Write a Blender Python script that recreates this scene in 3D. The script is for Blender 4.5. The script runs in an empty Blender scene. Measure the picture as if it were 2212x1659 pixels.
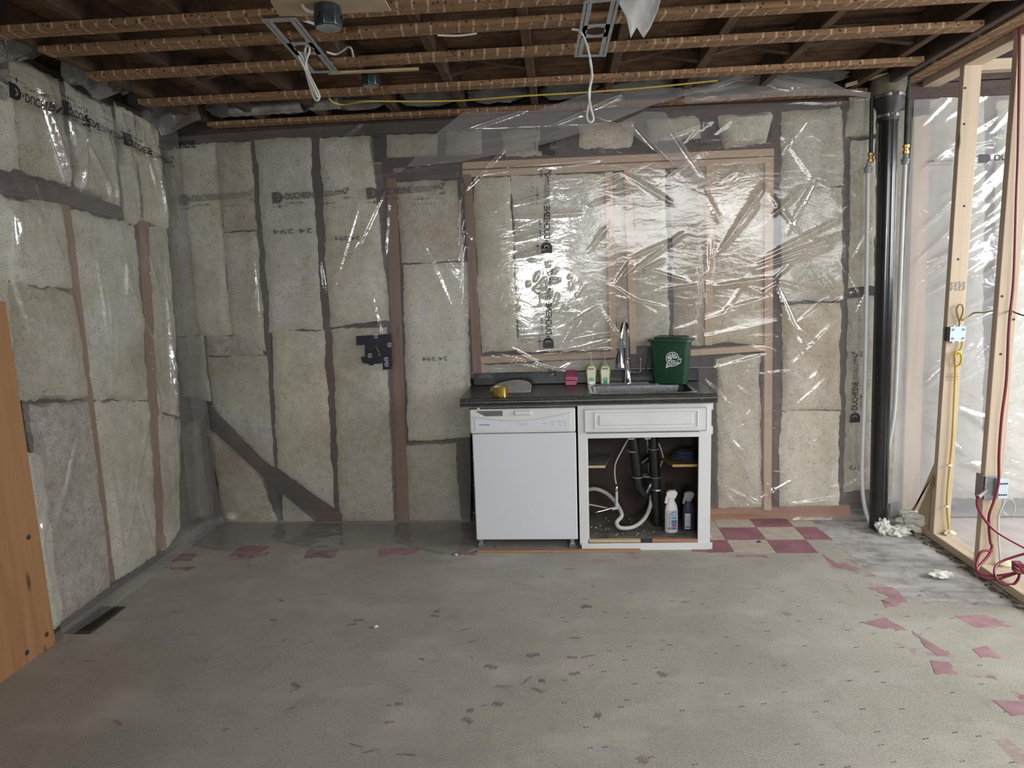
import bpy, bmesh, math, random
import numpy as np
from mathutils import Vector, Matrix, noise
random.seed(7)
C = bpy.context.scene.collection
# ------------------------------------------------------------------ camera
F, CX, CY, HC = 1450.0, 1106.0, 829.5, 1.62
def unit(v): return v/np.linalg.norm(v)
dv = unit(np.array([(1205-CX)/F, (602-CY)/F, 1.0]))
qv = unit(np.array([(4205-CX)/F, (602-99-CY)/F, 1.0]))
nv = unit(np.cross(qv, dv)); nv = nv if nv[1] < 0 else -nv
ev = np.cross(dv, nv); ev = ev if ev[0] > 0 else -ev
def ray(px, py):
    r = np.array([(px-CX)/F, (py-CY)/F, 1.0]); return r@ev, r@dv, r@nv
def atY(px, py, Y=4.40):
    x, y, z = ray(px, py); t = Y/y; return Vector((x*t, Y, HC+z*t))
def atZ(px, py, Z=0.0):
    x, y, z = ray(px, py); t = (Z-HC)/z; return Vector((x*t, y*t, Z))
def atX(px, py, X):
    x, y, z = ray(px, py); t = X/x; return Vector((X, y*t, HC+z*t))
cam = bpy.data.cameras.new('camera'); co = bpy.data.objects.new('camera', cam); C.objects.link(co)
cam.sensor_width = 36; cam.lens = 36*F/2212; cam.clip_start = .05
M = Matrix(((ev[0], -ev[1], -ev[2]), (dv[0], -dv[1], -dv[2]), (nv[0], -nv[1], -nv[2]))).to_4x4()
M.translation = (0, 0, HC); co.matrix_world = M
bpy.context.scene.camera = co
S = bpy.context.scene
S.view_settings.view_transform = 'Standard'; S.view_settings.look = 'None'
S.view_settings.gamma = 1; S.view_settings.use_curve_mapping = False
S.view_settings.exposure = -0.08
w = bpy.data.worlds.new('world'); S.world = w; w.use_nodes = True
w.node_tree.nodes['Background'].inputs[0].default_value = (.86, .93, 1, 1)
w.node_tree.nodes['Background'].inputs[1].default_value = 0.21
def area(name, loc, rot, sx, sy, power, col=(1, 1, 1), spread=180):
    l = bpy.data.lights.new(name, 'AREA'); l.shape = 'RECTANGLE'; l.size = sx; l.size_y = sy; l.energy = power; l.color = col; l.spread = math.radians(spread)
    o = bpy.data.objects.new(name, l); C.objects.link(o); o.location = loc; o.rotation_euler = rot; return o
R = math.radians
area('window_or_fill_light', (3.2, -1.6, 2.1), (R(80), 0, R(10)), 1.5, 1.5, 15, (.97, .985, 1), 105)
area('window_or_fill_light', (-.25, -4.6, 1.70), (R(89), 0, R(-4)), .55, .9, 27, (.97, .985, 1), 90)
area('window_or_fill_light', (1.5, -1.0, 2.35), (R(54), 0, R(-16)), 2.2, 1.0, 45, (1, .985, .96), 115)  # soft overhead fill, added to brighten floor and back wall; no window here
area('window_or_fill_light', (5.0, 2.3, 2.1), (R(52), 0, R(82)), 2.6, 1.4, 235, (.93, .97, 1))

# ------------------------------------------------------------------ materials
MAT = {}
def nodes(name):
    m = bpy.data.materials.new(name); m.use_nodes = True; nt = m.node_tree
    b = nt.nodes['Principled BSDF']; MAT[name] = m
    return m, nt, b, (lambda t, **k: _n(nt, t, **k))
def _n(nt, t, **k):
    n = nt.nodes.new(t)
    for a, v in k.items():
        if a.startswith('i_'): n.inputs[a[2:].replace('_', ' ')].default_value = v
        elif a.startswith('i') and a[1:].isdigit(): n.inputs[int(a[1:])].default_value = v
        else: setattr(n, a, v)
    return n
def ramp(nt, src, stops):
    r = nt.nodes.new('ShaderNodeValToRGB'); e = r.color_ramp.elements
    e[0].position, e[0].color = stops[0][0], (*stops[0][1], 1)
    e[1].position, e[1].color = stops[-1][0], (*stops[-1][1], 1)
    for p, c in stops[1:-1]:
        x = e.new(p); x.color = (*c, 1)
    nt.links.new(src, r.inputs[0]); return r.outputs[0]
def coords(nt, scale, rnd=False):
    tc = nt.nodes.new('ShaderNodeTexCoord'); mp = nt.nodes.new('ShaderNodeMapping')
    mp.inputs['Scale'].default_value = scale; nt.links.new(tc.outputs['Object'], mp.inputs[0])
    if rnd:
        oi = nt.nodes.new('ShaderNodeObjectInfo'); mu = nt.nodes.new('ShaderNodeMath'); mu.operation = 'MULTIPLY'; mu.inputs[1].default_value = 37.0
        nt.links.new(oi.outputs['Random'], mu.inputs[0]); nt.links.new(mu.outputs[0], mp.inputs['Location'])
    return mp.outputs[0]
def nz(nt, vec, scale, detail=4, rough=.55, dist=0):
    n = nt.nodes.new('ShaderNodeTexNoise'); n.inputs['Scale'].default_value = scale; n.inputs['Detail'].default_value = detail
    n.inputs['Roughness'].default_value = rough; n.inputs['Distortion'].default_value = dist; nt.links.new(vec, n.inputs['Vector']); return n.outputs['Fac']
def mixc(nt, fac, a, b, mode='MIX'):
    m = nt.nodes.new('ShaderNodeMix'); m.data_type = 'RGBA'; m.blend_type = mode
    for s, v in ((0, fac), (6, a), (7, b)):
        if hasattr(v, 'links') or hasattr(v, 'is_linked'): nt.links.new(v, m.inputs[s])
        else: m.inputs[s].default_value = v if s == 0 else (*v, 1)
    return m.outputs[2]
def bump(nt, b, h, strength, dist=.01):
    bp = nt.nodes.new('ShaderNodeBump'); bp.inputs['Strength'].default_value = strength; bp.inputs['Distance'].default_value = dist
    nt.links.new(h, bp.inputs['Height']); nt.links.new(bp.outputs[0], b.inputs['Normal'])
def simple(name, col, rough=.5, metal=0, var=.12, scale=8, bmp=0, **kw):
    m, nt, b, N = nodes(name)
    v = coords(nt, (1, 1, 1)); f = nz(nt, v, scale)
    c = ramp(nt, f, [(.3, tuple(x*(1-var) for x in col)), (.7, tuple(min(1, x*(1+var)) for x in col))])
    nt.links.new(c, b.inputs['Base Color']); b.inputs['Roughness'].default_value = rough; b.inputs['Metallic'].default_value = metal
    for k, x in kw.items(): b.inputs[k.replace('_', ' ')].default_value = x
    if bmp: bump(nt, b, nz(nt, v, scale*8), bmp, .003)
    return m
def wood(name, c1, c2, axis='Z', rough=.7, knots=True, dirt=None, scale=1.0):
    m, nt, b, N = nodes(name)
    s = {'X': (1.2, 22, 22), 'Y': (22, 1.2, 22), 'Z': (22, 22, 1.2)}[axis]
    v = coords(nt, tuple(q*scale for q in s), True); f = nz(nt, v, 1.0, 5, .6, .8)
    c = ramp(nt, f, [(.3, c1), (.7, c2)])
    v2 = coords(nt, (1, 1, 1), True)
    if knots:
        vo = nt.nodes.new('ShaderNodeTexVoronoi'); vo.inputs['Scale'].default_value = 4.2
        s3 = {'X': (.45, 1.6, 1.6), 'Y': (1.6, .45, 1.6), 'Z': (1.6, 1.6, .45)}[axis]
        nt.links.new(coords(nt, s3, True), vo.inputs['Vector'])
        k = ramp(nt, vo.outputs['Distance'], [(.05, (1, 1, 1)), (.11, (0, 0, 0))])
        c = mixc(nt, k, c, tuple(x*.42 for x in c1))
    if dirt:
        k = ramp(nt, nz(nt, v2, 9, 6, .7), [(.45, (0, 0, 0)), (.68, (1, 1, 1))])
        c = mixc(nt, k, c, dirt)
    nt.links.new(c, b.inputs['Base Color']); b.inputs['Roughness'].default_value = rough
    b.inputs['Specular IOR Level'].default_value = .25
    bump(nt, b, f, .25, .003); return m
for ax in 'XYZ':
    wood('lumber_'+ax, (.52, .405, .295), (.64, .52, .39), ax)
    wood('old_'+ax, (.055, .037, .032), (.115, .077, .066), ax, dirt=(.05, .04, .036))
wood('window_lumber_X', (.52, .385, .27), (.62, .48, .35), 'X')
wood('window_lumber_Z', (.50, .365, .25), (.60, .46, .33), 'Z')
wood('red_stud', (.20, .115, .07), (.30, .18, .115), 'Z')
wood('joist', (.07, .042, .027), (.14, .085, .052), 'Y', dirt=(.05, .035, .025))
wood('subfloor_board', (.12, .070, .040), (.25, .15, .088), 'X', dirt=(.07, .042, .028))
wood('sheathing', (.07, .05, .048), (.13, .095, .085), 'X', knots=False)
wood('panel_wood', (.34, .165, .075), (.45, .24, .115), 'Z', rough=.55)
wood('plate_red', (.30, .15, .09), (.42, .23, .14), 'X')
wood('plank', (.30, .285, .265), (.50, .475, .45), 'X', knots=False, dirt=(.21, .20, .19), scale=.7)
# strap: old lath-marked furring
m, nt, b, N = nodes('strap_wood')
v = coords(nt, (1.5, 26, 26)); f = nz(nt, v, 1, 5, .6, .6)
c = ramp(nt, f, [(.3, (.17, .09, .042)), (.7, (.34, .195, .095))])
tc = N('ShaderNodeTexCoord'); sp = N('ShaderNodeSeparateXYZ'); nt.links.new(tc.outputs['Object'], sp.inputs[0])
def mth(nt, op, a, b2=0.0, clamp=False):
    n = nt.nodes.new('ShaderNodeMath'); n.operation = op; n.use_clamp = clamp
    for i, q in enumerate((a, b2)):
        if hasattr(q, 'is_linked'): nt.links.new(q, n.inputs[i])
        else: n.inputs[i].default_value = q
    return n.outputs[0]
nx = nz(nt, coords(nt, (1, 1, 1)), 7, 2)
xx = mth(nt, 'ADD', sp.outputs[0], mth(nt, 'MULTIPLY', sp.outputs[1], .15))
xx = mth(nt, 'ADD', xx, mth(nt, 'MULTIPLY', nx, .012))
fr = mth(nt, 'FRACT', mth(nt, 'MULTIPLY', xx, 17.0))
st = mth(nt, 'LESS_THAN', fr, .16)
st = mth(nt, 'MULTIPLY', st, mth(nt, 'GREATER_THAN', nz(nt, coords(nt, (1, 1, 1)), 13, 3), .46))
c = mixc(nt, mth(nt, 'MULTIPLY', st, .72), c, (.56, .41, .30))
vo = N('ShaderNodeTexVoronoi'); vo.inputs['Scale'].default_value = 42; nt.links.new(coords(nt, (1, 1.4, 1)), vo.inputs['Vector'])
dk = ramp(nt, vo.outputs['Distance'], [(.17, (1, 1, 1)), (.26, (0, 0, 0))])
c = mixc(nt, dk, c, (.05, .028, .018)); nt.links.new(c, b.inputs['Base Color']); b.inputs['Roughness'].default_value = .8
bump(nt, b, f, .3, .003)
# fibreglass batt
def fibreglass(name, cA, cB, cC, dirt, spot):
    m, nt, b, N = nodes(name)
    v = coords(nt, (1, 1, 1), True)
    oi = N('ShaderNodeObjectInfo')
    big = nz(nt, v, 2.6, 5, .6); fine = nz(nt, v, 150, 3, .7); mid = nz(nt, v, 22, 5, .65)
    c = ramp(nt, big, [(.32, cA), (.50, cB), (.68, cC)])
    c = mixc(nt, mth(nt, 'MULTIPLY', mth(nt, 'SUBTRACT', mid, .44, True), dirt, True), c, tuple(x*.62 for x in cB))
    c = mixc(nt, ramp(nt, fine, [(.60, (0, 0, 0)), (.74, (.75, .75, .75))]), c, (.22, .19, .16))
    spk = nz(nt, v, 130, 3, .6)
    c = mixc(nt, ramp(nt, spk, [(spot, (0, 0, 0)), (spot+.04, (1, 1, 1))]), c, (.20, .17, .14))
    br = mth(nt, 'ADD', mth(nt, 'MULTIPLY', oi.outputs['Random'], .30), .82)
    cc = N('ShaderNodeVectorMath', operation='SCALE'); nt.links.new(c, cc.inputs[0]); nt.links.new(br, cc.inputs['Scale'])
    nt.links.new(cc.outputs[0], b.inputs['Base Color']); b.inputs['Roughness'].default_value = .95; b.inputs['Specular IOR Level'].default_value = .1
    bump(nt, b, mth(nt, 'ADD', mid, mth(nt, 'MULTIPLY', fine, .4)), .55, .012)
fibreglass('fibreglass', (.52, .475, .35), (.69, .66, .545), (.78, .77, .69), 2.2, .615)
fibreglass('fibreglass_white', (.60, .57, .47), (.73, .71, .615), (.80, .79, .715), 1.7, .61)
fibreglass('fibreglass_tan', (.47, .405, .29), (.63, .57, .45), (.75, .715, .62), 2.3, .61)
fibreglass('fibreglass_dirty', (.32, .28, .22), (.50, .455, .38), (.63, .60, .52), 3.6, .59)
# plastic film
def film(name, haze, gl, col=(.80, .765, .76)):
    m, nt, b, N = nodes(name); nt.nodes.remove(b); out = nt.nodes['Material Output']
    tr = N('ShaderNodeBsdfTransparent'); tr.inputs[0].default_value = (.955, .94, .93, 1)
    df = N('ShaderNodeBsdfDiffuse'); df.inputs[0].default_value = (*col, 1)
    tl = N('ShaderNodeBsdfTranslucent'); tl.inputs[0].default_value = (*col, 1)
    g = N('ShaderNodeBsdfGlossy'); g.inputs['Roughness'].default_value = .11
    v = coords(nt, (1, 1, 1)); bp = N('ShaderNodeBump'); bp.inputs['Strength'].default_value = .34; bp.inputs['Distance'].default_value = .006
    v2 = coords(nt, (1.0, 1, 2.2)); mn = .36
    h = mth(nt, 'ADD', nz(nt, v2, 7, 4, .5, 1.2), mth(nt, 'MULTIPLY', nz(nt, v, 34, 2, .5, .8), .16))
    nt.links.new(h, bp.inputs['Height']); nt.links.new(bp.outputs[0], g.inputs['Normal'])
    lw = N('ShaderNodeFresnel'); lw.inputs[0].default_value = 1.5; nt.links.new(bp.outputs[0], lw.inputs['Normal'])
    m1 = N('ShaderNodeMixShader'); m1.inputs[0].default_value = .5; nt.links.new(df.outputs[0], m1.inputs[1]); nt.links.new(tl.outputs[0], m1.inputs[2])
    m2 = N('ShaderNodeMixShader'); m2.inputs[0].default_value = haze; nt.links.new(tr.outputs[0], m2.inputs[1]); nt.links.new(m1.outputs[0], m2.inputs[2])
    m3 = N('ShaderNodeMixShader'); nt.links.new(mth(nt, 'MINIMUM', mth(nt, 'MULTIPLY', lw.outputs[0], gl, True), mn), m3.inputs[0])
    nt.links.new(m2.outputs[0], m3.inputs[1]); nt.links.new(g.outputs[0], m3.inputs[2]); nt.links.new(m3.outputs[0], out.inputs[0])
film('film', .17, 2.0, (.76, .735, .735)); film('film_thick', .34, 1.8, (.74, .72, .72))
film('film_lit', .42, 2.0, (.88, .885, .92))  # paler, hazier film; window light on the next room's sheet mixed into colour
# floor underlay
m, nt, b, N = nodes('underlay')
v = coords(nt, (1, 1, 1)); a1 = nz(nt, v, 1.1, 5, .6); a2 = nz(nt, v, 260, 2, .8); a3 = nz(nt, v, 5.5, 6, .65, .6)
c = ramp(nt, a1, [(.32, (.395, .370, .312)), (.55, (.48, .455, .388)), (.75, (.54, .513, .443))])
c = mixc(nt, ramp(nt, a2, [(.35, (.45, .45, .45)), (.62, (0, 0, 0))]), c, (.17, .15, .13))
a4 = nz(nt, v, 120, 3, .8); c = mixc(nt, ramp(nt, a4, [(.36, (.6, .6, .6)), (.56, (0, 0, 0))]), c, (.25, .225, .20))
a5 = nz(nt, coords(nt, (3, 9, 1)), 3.5, 6, .7, .5); c = mixc(nt, ramp(nt, a5, [(.55, (0, 0, 0)), (.75, (.45, .45, .45))]), c, (.26, .23, .21)); a6 = nz(nt, coords(nt, (2, 3, 1)), 1.2, 4, .6); c = mixc(nt, ramp(nt, a6, [(.5, (0, 0, 0)), (.75, (.5, .5, .5))]), c, (.56, .53, .48))
c = mixc(nt, ramp(nt, a3, [(.58, (0, 0, 0)), (.72, (.4, .4, .4))]), c, (.23, .205, .195))
pk = nz(nt, coords(nt, (.8, 1, 1), False), 1.7, 5, .6, .4)
c = mixc(nt, ramp(nt, pk, [(.55, (0, 0, 0)), (.72, (.55, .55, .55))]), c, (.42, .36, .33))
# tile ghosts: checker x noise
mp = N('ShaderNodeMapping'); mp.inputs['Location'].default_value = (-.055, .03, .5)
tcc = N('ShaderNodeTexCoord'); nt.links.new(tcc.outputs['Object'], mp.inputs[0]); ch = N('ShaderNodeTexChecker'); ch.inputs['Scale'].default_value = 4.26
nt.links.new(mp.outputs[0], ch.inputs[0])
gh = ramp(nt, nz(nt, v, 2.2, 6, .7, .3), [(.56, (0, 0, 0)), (.60, (1, 1, 1))])
spx = N('ShaderNodeSeparateXYZ'); nt.links.new(tcc.outputs['Object'], spx.inputs[0])
edge = mth(nt, 'MAXIMUM', mth(nt, 'MULTIPLY', mth(nt, 'SUBTRACT', spx.outputs[1], 3.65), 5, True), mth(nt, 'MULTIPLY', mth(nt, 'SUBTRACT', spx.outputs[0], 1.3), 2.5, True))
gm = mth(nt, 'MULTIPLY', mth(nt, 'MULTIPLY', gh, edge, True), ch.outputs['Fac'])
c = mixc(nt, mth(nt, 'MULTIPLY', gm, .85), c, (.30, .15, .17))
nt.links.new(c, b.inputs['Base Color']); b.inputs['Roughness'].default_value = .85; b.inputs['Specular IOR Level'].default_value = .2
bump(nt, b, mth(nt, 'ADD', a2, mth(nt, 'MULTIPLY', a3, 2.)), .45, .004)
simple('maroon_tile', (.26, .115, .14), .65, var=.25, scale=9, bmp=.2); simple('maroon_dusty', (.33, .195, .205), .75, var=.2, scale=14, bmp=.2)
simple('beige_tile', (.44, .385, .32), .65, var=.15, scale=16, bmp=.2)
simple('glue', (.27, .185, .185), .8, var=.4, scale=14)
simple('dark_mark', (.05, .045, .045), .8)
simple('paint_white', (.66, .665, .66), .42, var=.05, scale=5, bmp=.1)
simple('appliance_white', (.64, .665, .70), .32, var=.02, scale=3)
simple('appliance_trim', (.66, .66, .64), .4, var=.05, scale=6)
simple('dark_void', (.03, .03, .03), .8)
simple('kick_dark', (.05, .055, .05), .7)
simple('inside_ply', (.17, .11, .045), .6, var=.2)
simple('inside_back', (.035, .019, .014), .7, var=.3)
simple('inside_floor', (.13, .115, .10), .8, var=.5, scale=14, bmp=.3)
simple('shelf_edge', (.55, .40, .24), .7); simple('shelf_yellow', (.50, .36, .12), .6)
simple('shelf_top', (.13, .12, .105), .7, var=.3)
simple('abs_black', (.012, .014, .015), .22, var=.3, Coat_Weight=.3)
simple('rubber', (.014, .014, .015), .5)
simple('steel', (.55, .56, .57), .28, 1, var=.1, scale=20)
simple('chrome', (.72, .73, .75), .09, 1, var=.03)
simple('galv', (.36, .39, .42), .42, .9, var=.15, scale=25)
simple('bracket_galv', (.38, .42, .44), .5, .35, var=.12, scale=25)
simple('box_metal', (.10, .13, .15), .3, .85, var=.3, scale=20)
simple('iron_moss', (.13, .12, .085), .8, var=.4, scale=24, bmp=.6)
simple('brass', (.45, .29, .10), .35, .9, var=.3, scale=30)
simple('pipe_dark', (.035, .04, .032), .55, .3, var=.5, scale=25)
simple('pex', (.52, .54, .55), .35, var=.05); simple('grey_fitting', (.25, .26, .27), .45)
simple('white_cable', (.62, .60, .56), .45, var=.05); simple('yellow_cable', (.55, .40, .06), .45, var=.15)
simple('brown_cable', (.28, .18, .04), .45)
simple('red_cord', (.20, .018, .035), .4, var=.2); simple('box_white', (.60, .70, .74), .5, var=.04)
simple('bin_green', (.010, .055, .026), .38, var=.12, scale=10); simple('bin_dark', (.008, .035, .018), .4)
simple('print_white', (.80, .83, .82), .5, var=.03); simple('print_black', (.012, .012, .013), .5)
simple('print_grey', (.10, .095, .085), .7, var=.3, scale=60); simple('print_faint', (.20, .19, .17), .8)
simple('tape_blue', (.004, .007, .022), .28, var=.4, scale=30, bmp=.4)
simple('sponge_pink', (.50, .135, .20), .9, var=.1, scale=60, bmp=.6); simple('sponge_dark', (.30, .05, .11), .9, var=.2)
simple('soap_green', (.52, .55, .28), .15, var=.15, scale=14, Transmission_Weight=.35)
simple('soap_label', (.70, .72, .45), .4, var=.1); simple('navy', (.02, .03, .16), .4); simple('teal', (.02, .22, .21), .4, var=.5, scale=60)
simple('clear_plastic', (.60, .60, .58), .2, var=.02, Alpha=.3)
simple('tape_gold', (.50, .37, .09), .12, .8, var=.1); simple('tape_tan', (.52, .44, .28), .25, var=.1)
simple('grey_wood', (.30, .275, .26), .75, var=.2, scale=12, bmp=.3)
simple('hg_white', (.78, .78, .77), .35, var=.03); simple('hg_blue', (.04, .20, .45), .4, var=.3, scale=30); simple('hg_red', (.6, .04, .04), .4)
simple('grey_trigger', (.27, .28, .29), .4); simple('dark_liquid', (.035, .045, .07), .15); simple('label_grey', (.5, .52, .54), .5, var=.05)
simple('hose_white', (.50, .49, .44), .45, var=.1); simple('cloth_blue', (.025, .038, .062), .95, var=.4, scale=30, bmp=.7)
simple('vent_brown', (.09, .075, .045), .45, .6, var=.3); simple('duct', (.5, .52, .53), .3, .9, var=.3, scale=14, bmp=.6)
simple('foam', (.72, .67, .46), .9, var=.15, scale=30, bmp=.7); simple('wool', (.72, .71, .64), .95, var=.2, scale=60, bmp=.8)
simple('paper', (.50, .49, .475), .9, var=.12, scale=12); simple('brick', (.20, .145, .14), .9, var=.3, scale=20, bmp=.4)
simple('mortar', (.50, .46, .45), .95); simple('pale_board', (.47, .37, .26), .7, var=.12, scale=9)
simple('attic_insulation', (.20, .20, .19), .95, var=.35, scale=9, bmp=.8)
simple('room_floor', (.42, .385, .355), .85, var=.12, scale=9, bmp=.3)
# countertop: black speckled laminate
m, nt, b, N = nodes('laminate'); v = coords(nt, (1, 1, 1))
c = ramp(nt, nz(nt, v, 75, 4, .75), [(.44, (.008, .009, .008)), (.57, (.022, .024, .020)), (.70, (.13, .125, .10))])
c = mixc(nt, ramp(nt, nz(nt, v, 4, 5, .6), [(.4, (0, 0, 0)), (.75, (.4, .4, .4))]), c, (.09, .072, .058))
nt.links.new(c, b.inputs['Base Color']); b.inputs['Roughness'].default_value = .32
simple('laminate_dark', (.022, .024, .022), .3, var=.7, scale=40)
simple('dirt', (.10, .085, .065), .9, var=.5, scale=50)
simple('staple_rust', (.13, .11, .10), .7, var=.5, scale=6)
simple('steel_sink', (.13, .135, .14), .38, .9, var=.25, scale=40)

# ------------------------------------------------------------------ mesh helpers
class MB:
    def __init__(s): s.v = []; s.f = []; s.sm = []
    def add(s, vs, fs, smooth=False):
        o = len(s.v); s.v += [tuple(x) for x in vs]; s.f += [tuple(i+o for i in f) for f in fs]; s.sm += [smooth]*len(fs); return s
    def box(s, x0, x1, y0, y1, z0, z1):
        return s.add([(x, y, z) for z in (z0, z1) for y in (y0, y1) for x in (x0, x1)],
                     [(0, 2, 3, 1), (4, 5, 7, 6), (0, 1, 5, 4), (2, 6, 7, 3), (0, 4, 6, 2), (1, 3, 7, 5)])
    def prism(s, pts, off):           # polygon (list of 3D) extruded by vector
        n = len(pts); off = Vector(off); a = [Vector(p) for p in pts]
        nrm = sum(((a[i]-a[0]).cross(a[(i+1) % n]-a[0]) for i in range(1, n-1)), Vector())
        if nrm.dot(off) > 0: a = a[::-1]
        return s.add(a+[p+off for p in a], [tuple(range(n)), tuple(range(2*n-1, n-1, -1))]+[(i, i+n, (i+1) % n+n, (i+1) % n) for i in range(n)])
    def tube(s, path, r, n=8, closed=False):
        P = [Vector(p) for p in path]; k = len(P); rr = r if isinstance(r, (list, tuple)) else [r]*k
        vs = []; up = None
        for i in range(k):
            t = (P[min(i+1, k-1)]-P[max(i-1, 0)]).normalized() if not closed else (P[(i+1) % k]-P[i-1]).normalized()
            if up is None: up = t.orthogonal().normalized()
            up = (up - t*up.dot(t)); up = up.normalized() if up.length > 1e-6 else t.orthogonal().normalized()
            sd = t.cross(up)
            for j in range(n):
                a = 2*math.pi*j/n; vs.append(P[i]+(up*math.cos(a)+sd*math.sin(a))*rr[i])
        fs = [(i*n+j, i*n+(j+1) % n, ((i+1) % k)*n+(j+1) % n, ((i+1) % k)*n+j) for i in range(k if closed else k-1) for j in range(n)]
        s.add(vs, fs, True)
        if not closed: s.add(vs[:n], [tuple(range(n-1, -1, -1))]); s.add(vs[-n:], [tuple(range(n))])
        return s
    def cyl(s, p0, p1, r0, r1=None, n=20): return s.tube([p0, p1], [r0, r0 if r1 is None else r1], n)
    def lathe(s, prof, c, n=24, sx=1, sy=1):   # prof list of (r,z)
        c = Vector(c); vs = [(c.x+r*sx*math.cos(2*math.pi*j/n), c.y+r*sy*math.sin(2*math.pi*j/n), c.z+z) for r, z in prof for j in range(n)]
        k = len(prof)
        s.add(vs, [(i*n+j, i*n+(j+1) % n, (i+1)*n+(j+1) % n, (i+1)*n+j) for i in range(k-1) for j in range(n)], True)
        if prof[0][0] > 0: s.add(vs[:n], [tuple(range(n-1, -1, -1))])
        if prof[-1][0] > 0: s.add(vs[-n:], [tuple(range(n))])
        return s
    def blob(s, c, r, seed=0, n=10, amp=.35, freq=9):
        c = Vector(c); r = Vector(r) if not isinstance(r, (int, float)) else Vector((r, r, r)); vs = []
        for i in range(n+1):
            for j in range(2*n):
                th = math.pi*i/n; ph = math.pi*j/n; d = Vector((math.sin(th)*math.cos(ph), math.sin(th)*math.sin(ph), math.cos(th)))
                k = 1+amp*noise.noise(d*freq*.25+Vector((seed*3.1, seed, 0)))*1.6+amp*.4*noise.noise(d*freq*.8+Vector((0, seed, 5)))
                vs.append(c+Vector((d.x*r.x, d.y*r.y, d.z*r.z))*k)
        s.add(vs, [(i*2*n+j, i*2*n+(j+1) % (2*n), (i+1)*2*n+(j+1) % (2*n), (i+1)*2*n+j) for i in range(n) for j in range(2*n)][::1], True); return s
    def obj(s, name, mat, parent=None, bev=0, flip=False):
        me = bpy.data.meshes.new(name); me.from_pydata(s.v, [], s.f)
        me.polygons.foreach_set('use_smooth', s.sm); me.materials.append(MAT[mat]); me.update()
        if any(s.sm) and len(s.f) < 60000: me.set_sharp_from_angle(angle=R(38))
        o = bpy.data.objects.new(name, me); C.objects.link(o)
        if parent: o.parent = parent; 
        if bev:
            b = o.modifiers.new('bevel', 'BEVEL'); b.width = bev; b.segments = 2; b.limit_method = 'ANGLE'
        return o
def tag(o, label, cat, group=None, kind=None):
    o['label'] = label; o['category'] = cat
    if group: o['group'] = group
    if kind: o['kind'] = kind
    return o
def empty(name, loc, label=None, cat=None, group=None):
    o = bpy.data.objects.new(name, None); C.objects.link(o); o.empty_display_size = .1
    # the empty sits at the base; children keep world coordinates through the inverse matrix
    o.location = loc
    if label: tag(o, label, cat, group)
    return o
def P(o, parent):
    o.parent = parent; o.matrix_parent_inverse = Matrix.Translation(-Vector(parent.location)); return o
def part(mb, name, mat, parent, bev=0):
    o = mb.obj(name, mat, None, bev)
    root = parent
    o.parent = parent
    while root.parent: root = root.parent
    o.matrix_parent_inverse = Matrix.Translation(-Vector(root.location)) if parent is root else Matrix()
    return o
def struct(mb, name, mat, bev=0):
    o = mb.obj(name, mat, None, bev); o['kind'] = 'structure'; return o
def sempty(name):
    o = bpy.data.objects.new(name, None); C.objects.link(o); o['kind'] = 'structure'; return o
def spline(pts, n=6):
    P_ = [Vector(p) for p in pts]; out = []
    for i in range(len(P_)-1):
        a, b, c, d = P_[max(i-1, 0)], P_[i], P_[i+1], P_[min(i+2, len(P_)-1)]
        for k in range(n):
            t = k/n; out.append(.5*((2*b)+(c-a)*t+(2*a-5*b+4*c-d)*t*t+(3*b-a-3*c+d)*t**3))
    out.append(P_[-1]); return out
def wboard(pts, y0, y1):              # wall-plane board from photo corners
    q = [atY(x, y, 4.40) for x, y in pts]; return MB().prism([(p.x, y0, p.z) for p in q], (0, y1-y0, 0))
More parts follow.
